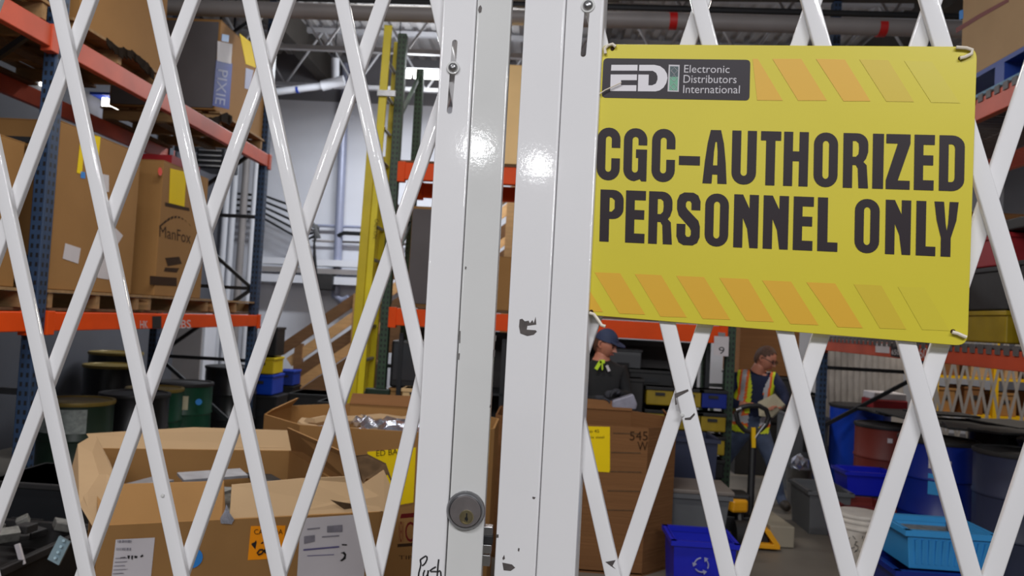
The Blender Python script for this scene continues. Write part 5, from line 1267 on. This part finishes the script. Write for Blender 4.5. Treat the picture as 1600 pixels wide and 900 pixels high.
# --- man in the high visibility vest
Y2 = 7.5
g = lambda px, py, dy=0: at(px, py, Y2+dy)
def footz(p): p = V(p); return p
pel = g(1172, 662)
N2 = {'pelvis': (pel, (.16, .13)), 'spine': (g(1174, 630, -.03), (.165, .125)), 'chest': (g(1178, 604, -.08), (.18, .13)), 'neckb': (g(1182, 585, -.1), (.085, .08)), 'neck': (g(1186, 575, -.13), .06), 'skull': (g(1191, 566, -.15), .065),
      'Lsh': (g(1149, 592, -.02), .075), 'Lelbow': (g(1132, 621, -.08), .062), 'Lfore': (g(1148, 632, -.2), .048), 'Lwrist': (g(1167, 633, -.27), .03),
      'Rsh': (g(1210, 592, -.12), .075), 'Relbow': (g(1226, 618, -.2), .052), 'Rfore': (g(1224, 630, -.3), .04), 'Rwrist': (g(1220, 637, -.34), .028),
      'Lhip': (g(1160, 672, .03), .1), 'Lknee': (g(1138, 712, .2), .065), 'Lankle': (V((g(1118, 740, .6).x, Y2+.55, .1)), .045), 'Ltoe': (V((g(1124, 740, .45).x+.06, Y2+.37, .045)), .045),
      'Rhip': (g(1187, 672, -.03), .1), 'Rknee': (g(1206, 720, -.15), .068), 'Rankle': (V((g(1222, 790, -.2).x, Y2-.15, .1)), .05), 'Rtoe': (V((g(1230, 790, -.3).x, Y2-.33, .045)), .048)}
E2 = [('pelvis', 'spine'), ('spine', 'chest'), ('chest', 'neckb'), ('neckb', 'neck'), ('neck', 'skull'), ('chest', 'Lsh'), ('Lsh', 'Lelbow'), ('Lelbow', 'Lfore'), ('Lfore', 'Lwrist'), ('chest', 'Rsh'), ('Rsh', 'Relbow'), ('Relbow', 'Rfore'), ('Rfore', 'Rwrist'),
      ('pelvis', 'Lhip'), ('Lhip', 'Lknee'), ('Lknee', 'Lankle'), ('Lankle', 'Ltoe'), ('pelvis', 'Rhip'), ('Rhip', 'Rknee'), ('Rknee', 'Rankle'), ('Rankle', 'Rtoe')]
def mf2(k):
    if k in ('neck', 'skull', 'Lwrist', 'Rwrist'): return SKIN
    if k in ('spine', 'chest', 'neckb', 'Lsh', 'Rsh', 'Lelbow', 'Relbow', 'Lfore', 'Rfore'): return NAVYSH
    if k in ('Ltoe', 'Rtoe'): return BOOT
    return JEANS
face2 = V((.72, -.62, -.42))
J2 = {'nodes': N2, 'edges': E2, 'head': g(1196, 560, -.16), 'face': face2, 'Lhand': V((.9, -.2, .05)), 'Rhand': V((-.6, -.3, .1)), 'handup': (0, 0, 1)}
p2, body2, f2, M2 = person('person in a lime and orange safety vest over a navy shirt, reading a paper', J2, mf2, (pel.x, Y2, 0), 'person', 4)
# glasses
mb = MB()
for s_ in (-1, 1): mb.tube([f2(s_*.03+.018*math.cos(a_), .108, .004+.014*math.sin(a_)) for a_ in [k*math.pi/4 for k in range(8)]], .0025, 5, True)
for s_ in (-1, 1): mb.tube([f2(s_*.05, .106, .01), f2(s_*.082, .0, .012)], .003, 5)
mb.build('glasses', BLACKM, p2)
# vest: shell offset from the body torso
me = body2.data; bm_ = bmesh.new(); bm_.from_mesh(me); bm_.normal_update()
W = wm(p2); ch = V(N2['chest'][0]); pv = V(N2['pelvis'][0])
shL, shR = V(N2['Lsh'][0]), V(N2['Rsh'][0])
xs_ = (shR-shL); xs_.z = 0; xs_.normalize(); fwd = V((xs_.y, -xs_.x, 0))
kill = []
info = {}
for f_ in bm_.faces:
    c_ = W @ f_.calc_center_median(); mid = pv.lerp(V(N2['neckb'][0]), (c_.z-pv.z)/(N2['neckb'][0].z-pv.z)); lat = (c_-mid).dot(xs_); fr = (c_-mid).dot(fwd)
    ok = pv.z-.07 < c_.z < N2['neckb'][0].z+.02 and abs(lat) < .165 and not (fr > .02 and abs(lat-.03) < .05+max(0, c_.z-ch.z)*.3)
    # leave the arms out
    if min((c_-V(N2[k][0])).length for k in ('Lelbow', 'Relbow', 'Lwrist', 'Rwrist', 'Lfore', 'Rfore')) < .1: ok = False
    if c_.z < pv.z-.08 and False: ok = False
    if not ok: kill.append(f_)
bmesh.ops.delete(bm_, geom=kill, context='FACES')
for v in bm_.verts: v.co += v.normal*.018
vl = list(bm_.verts); ix = {v: i for i, v in enumerate(vl)}
mb = MB()
for f_ in bm_.faces:
    c_ = W @ f_.calc_center_median(); mid = pv.lerp(V(N2['neckb'][0]), (c_.z-pv.z)/(N2['neckb'][0].z-pv.z)); lat = abs((c_-mid).dot(xs_)-.0)
    k = 0
    if c_.z > pv.z+.0:
        if .085 < lat < .125: k = 2
        elif .06 < lat < .145: k = 1
    if pv.z+.02 < c_.z < pv.z+.09: k = 2
    elif pv.z-.01 < c_.z < pv.z+.12 and k == 0: k = 1
    mb.cm = k
    mb.add([W @ v.co for v in f_.verts], [tuple(range(len(f_.verts)))])
bm_.free()
mb.build('safety_vest', None, p2, smooth=True, mats=[VESTY, VESTO, VESTS])
mb = MB(); q = g(1203, 636, -.36)
pp = [g(1184, 628, -.36), g(1210, 615, -.42), g(1226, 632, -.42), g(1206, 652, -.36), g(1186, 650, -.36)]
mb.prism(pp, (0.02, .03, -.01)); 
tag(mb.build('paper_packet', mat('beige_packet', (196, 186, 158), .7, 0, .08, 6), bevel=.004), 'beige paper packet in the hands of the person in the vest', 'packet')
# --- man in black with a cap
Y1 = 6.42
g1 = lambda px, py, dy=0: at(px, py, Y1+dy)
pel = g1(938, 668); 
N1 = {'pelvis': (pel, (.16, .12)), 'spine': (g1(940, 630), (.165, .125)), 'chest': (g1(941, 592), (.185, .13)), 'neckb': (g1(940, 566, -.02), (.085, .08)), 'neck': (g1(941, 556, -.03), .06), 'skull': (g1(943, 545, -.04), .065),
      'Lsh': (g1(912, 580), .075), 'Lelbow': (g1(905, 622, -.02), .052), 'Lfore': (g1(920, 626, -.14), .042), 'Lwrist': (g1(932, 622, -.2), .03),
      'Rsh': (g1(970, 582), .075), 'Relbow': (g1(979, 618, -.05), .052), 'Rfore': (g1(974, 618, -.14), .042), 'Rwrist': (g1(966, 612, -.18), .03),
      'Lhip': (g1(922, 690), .1), 'Lknee': (V((g1(922, 690).x, Y1-.03, .5)), .065), 'Lankle': (V((g1(920, 690).x, Y1, .1)), .045), 'Ltoe': (V((g1(920, 690).x, Y1-.16, .045)), .045),
      'Rhip': (g1(955, 690), .1), 'Rknee': (V((g1(956, 690).x, Y1-.03, .5)), .065), 'Rankle': (V((g1(957, 690).x, Y1, .1)), .045), 'Rtoe': (V((g1(960, 690).x, Y1-.16, .045)), .045)}
def mf1(k):
    if k in ('neck', 'skull'): return SKIN
    if k in ('spine', 'chest', 'neckb', 'Lsh', 'Rsh', 'Lelbow', 'Relbow', 'Lfore', 'Rfore', 'Lwrist', 'Rwrist', 'pelvis'): return BLKSH
    if k in ('Ltoe', 'Rtoe'): return BOOT
    return JEANSD
J1 = {'nodes': N1, 'edges': E2, 'head': g1(946, 538, -.05), 'face': V((.8, -.55, -.3)), 'handmat': GLOVE, 'Lhand': V((.8, -.3, 0)), 'Rhand': V((-.5, -.5, 0))}
p1, body1, f1, M1 = person('person in a navy cap and black sweatshirt with a lime chest mark', J1, mf1, (pel.x, Y1, 0))
mb = MB(); bm_ = bmesh.new(); bmesh.ops.create_uvsphere(bm_, u_segments=20, v_segments=12, radius=1)
bmesh.ops.delete(bm_, geom=[f_ for f_ in bm_.faces if f_.calc_center_median().z < .25], context='FACES')
vl = list(bm_.verts); ix = {v: i for i, v in enumerate(vl)}
mb.add([f1(v.co.x*.092, v.co.y*.113, v.co.z*.135) for v in vl], [[ix[v] for v in f_.verts] for f_ in bm_.faces]); bm_.free()
mb.build('cap', NAVYCAP, p1, smooth=True)
MB().prism([f1(-.07, .08, .045), f1(-.06, .15, .035), f1(0, .18, .035), f1(.06, .15, .035), f1(.07, .08, .045)], (0, 0, .008)).build('cap_brim', NAVYCAP, p1, smooth=True)
CP = Pl((0, Y1-.155, 0), (0, -1, 0))
mb = MB()
for (a, b) in (((931, 577), (939, 564)), ((941, 578), (941, 564)), ((937, 565), (945, 565))): mb.beam(CP.h(*a), CP.h(*b), .01, .028)
mb.build('chest_mark', LIME, p1)
mb = MB().beam(CP.h(948, 571), CP.h(952, 580), .01, .022); mb.build('chest_mark', WPAPER, p1)
tag(MB().prism([at(957, 626, 6.12), at(990, 616, 6.12), at(996, 632, 6.12), at(994, 640, 6.12), at(956, 640, 6.12)], (0, .1, 0)).build('plastic_bag', mat('clear_grey_bag', (150, 150, 166), .3, 0, .2, 12), bevel=.01), 'grey plastic bag at the rim of the brown bulk box', 'bag')
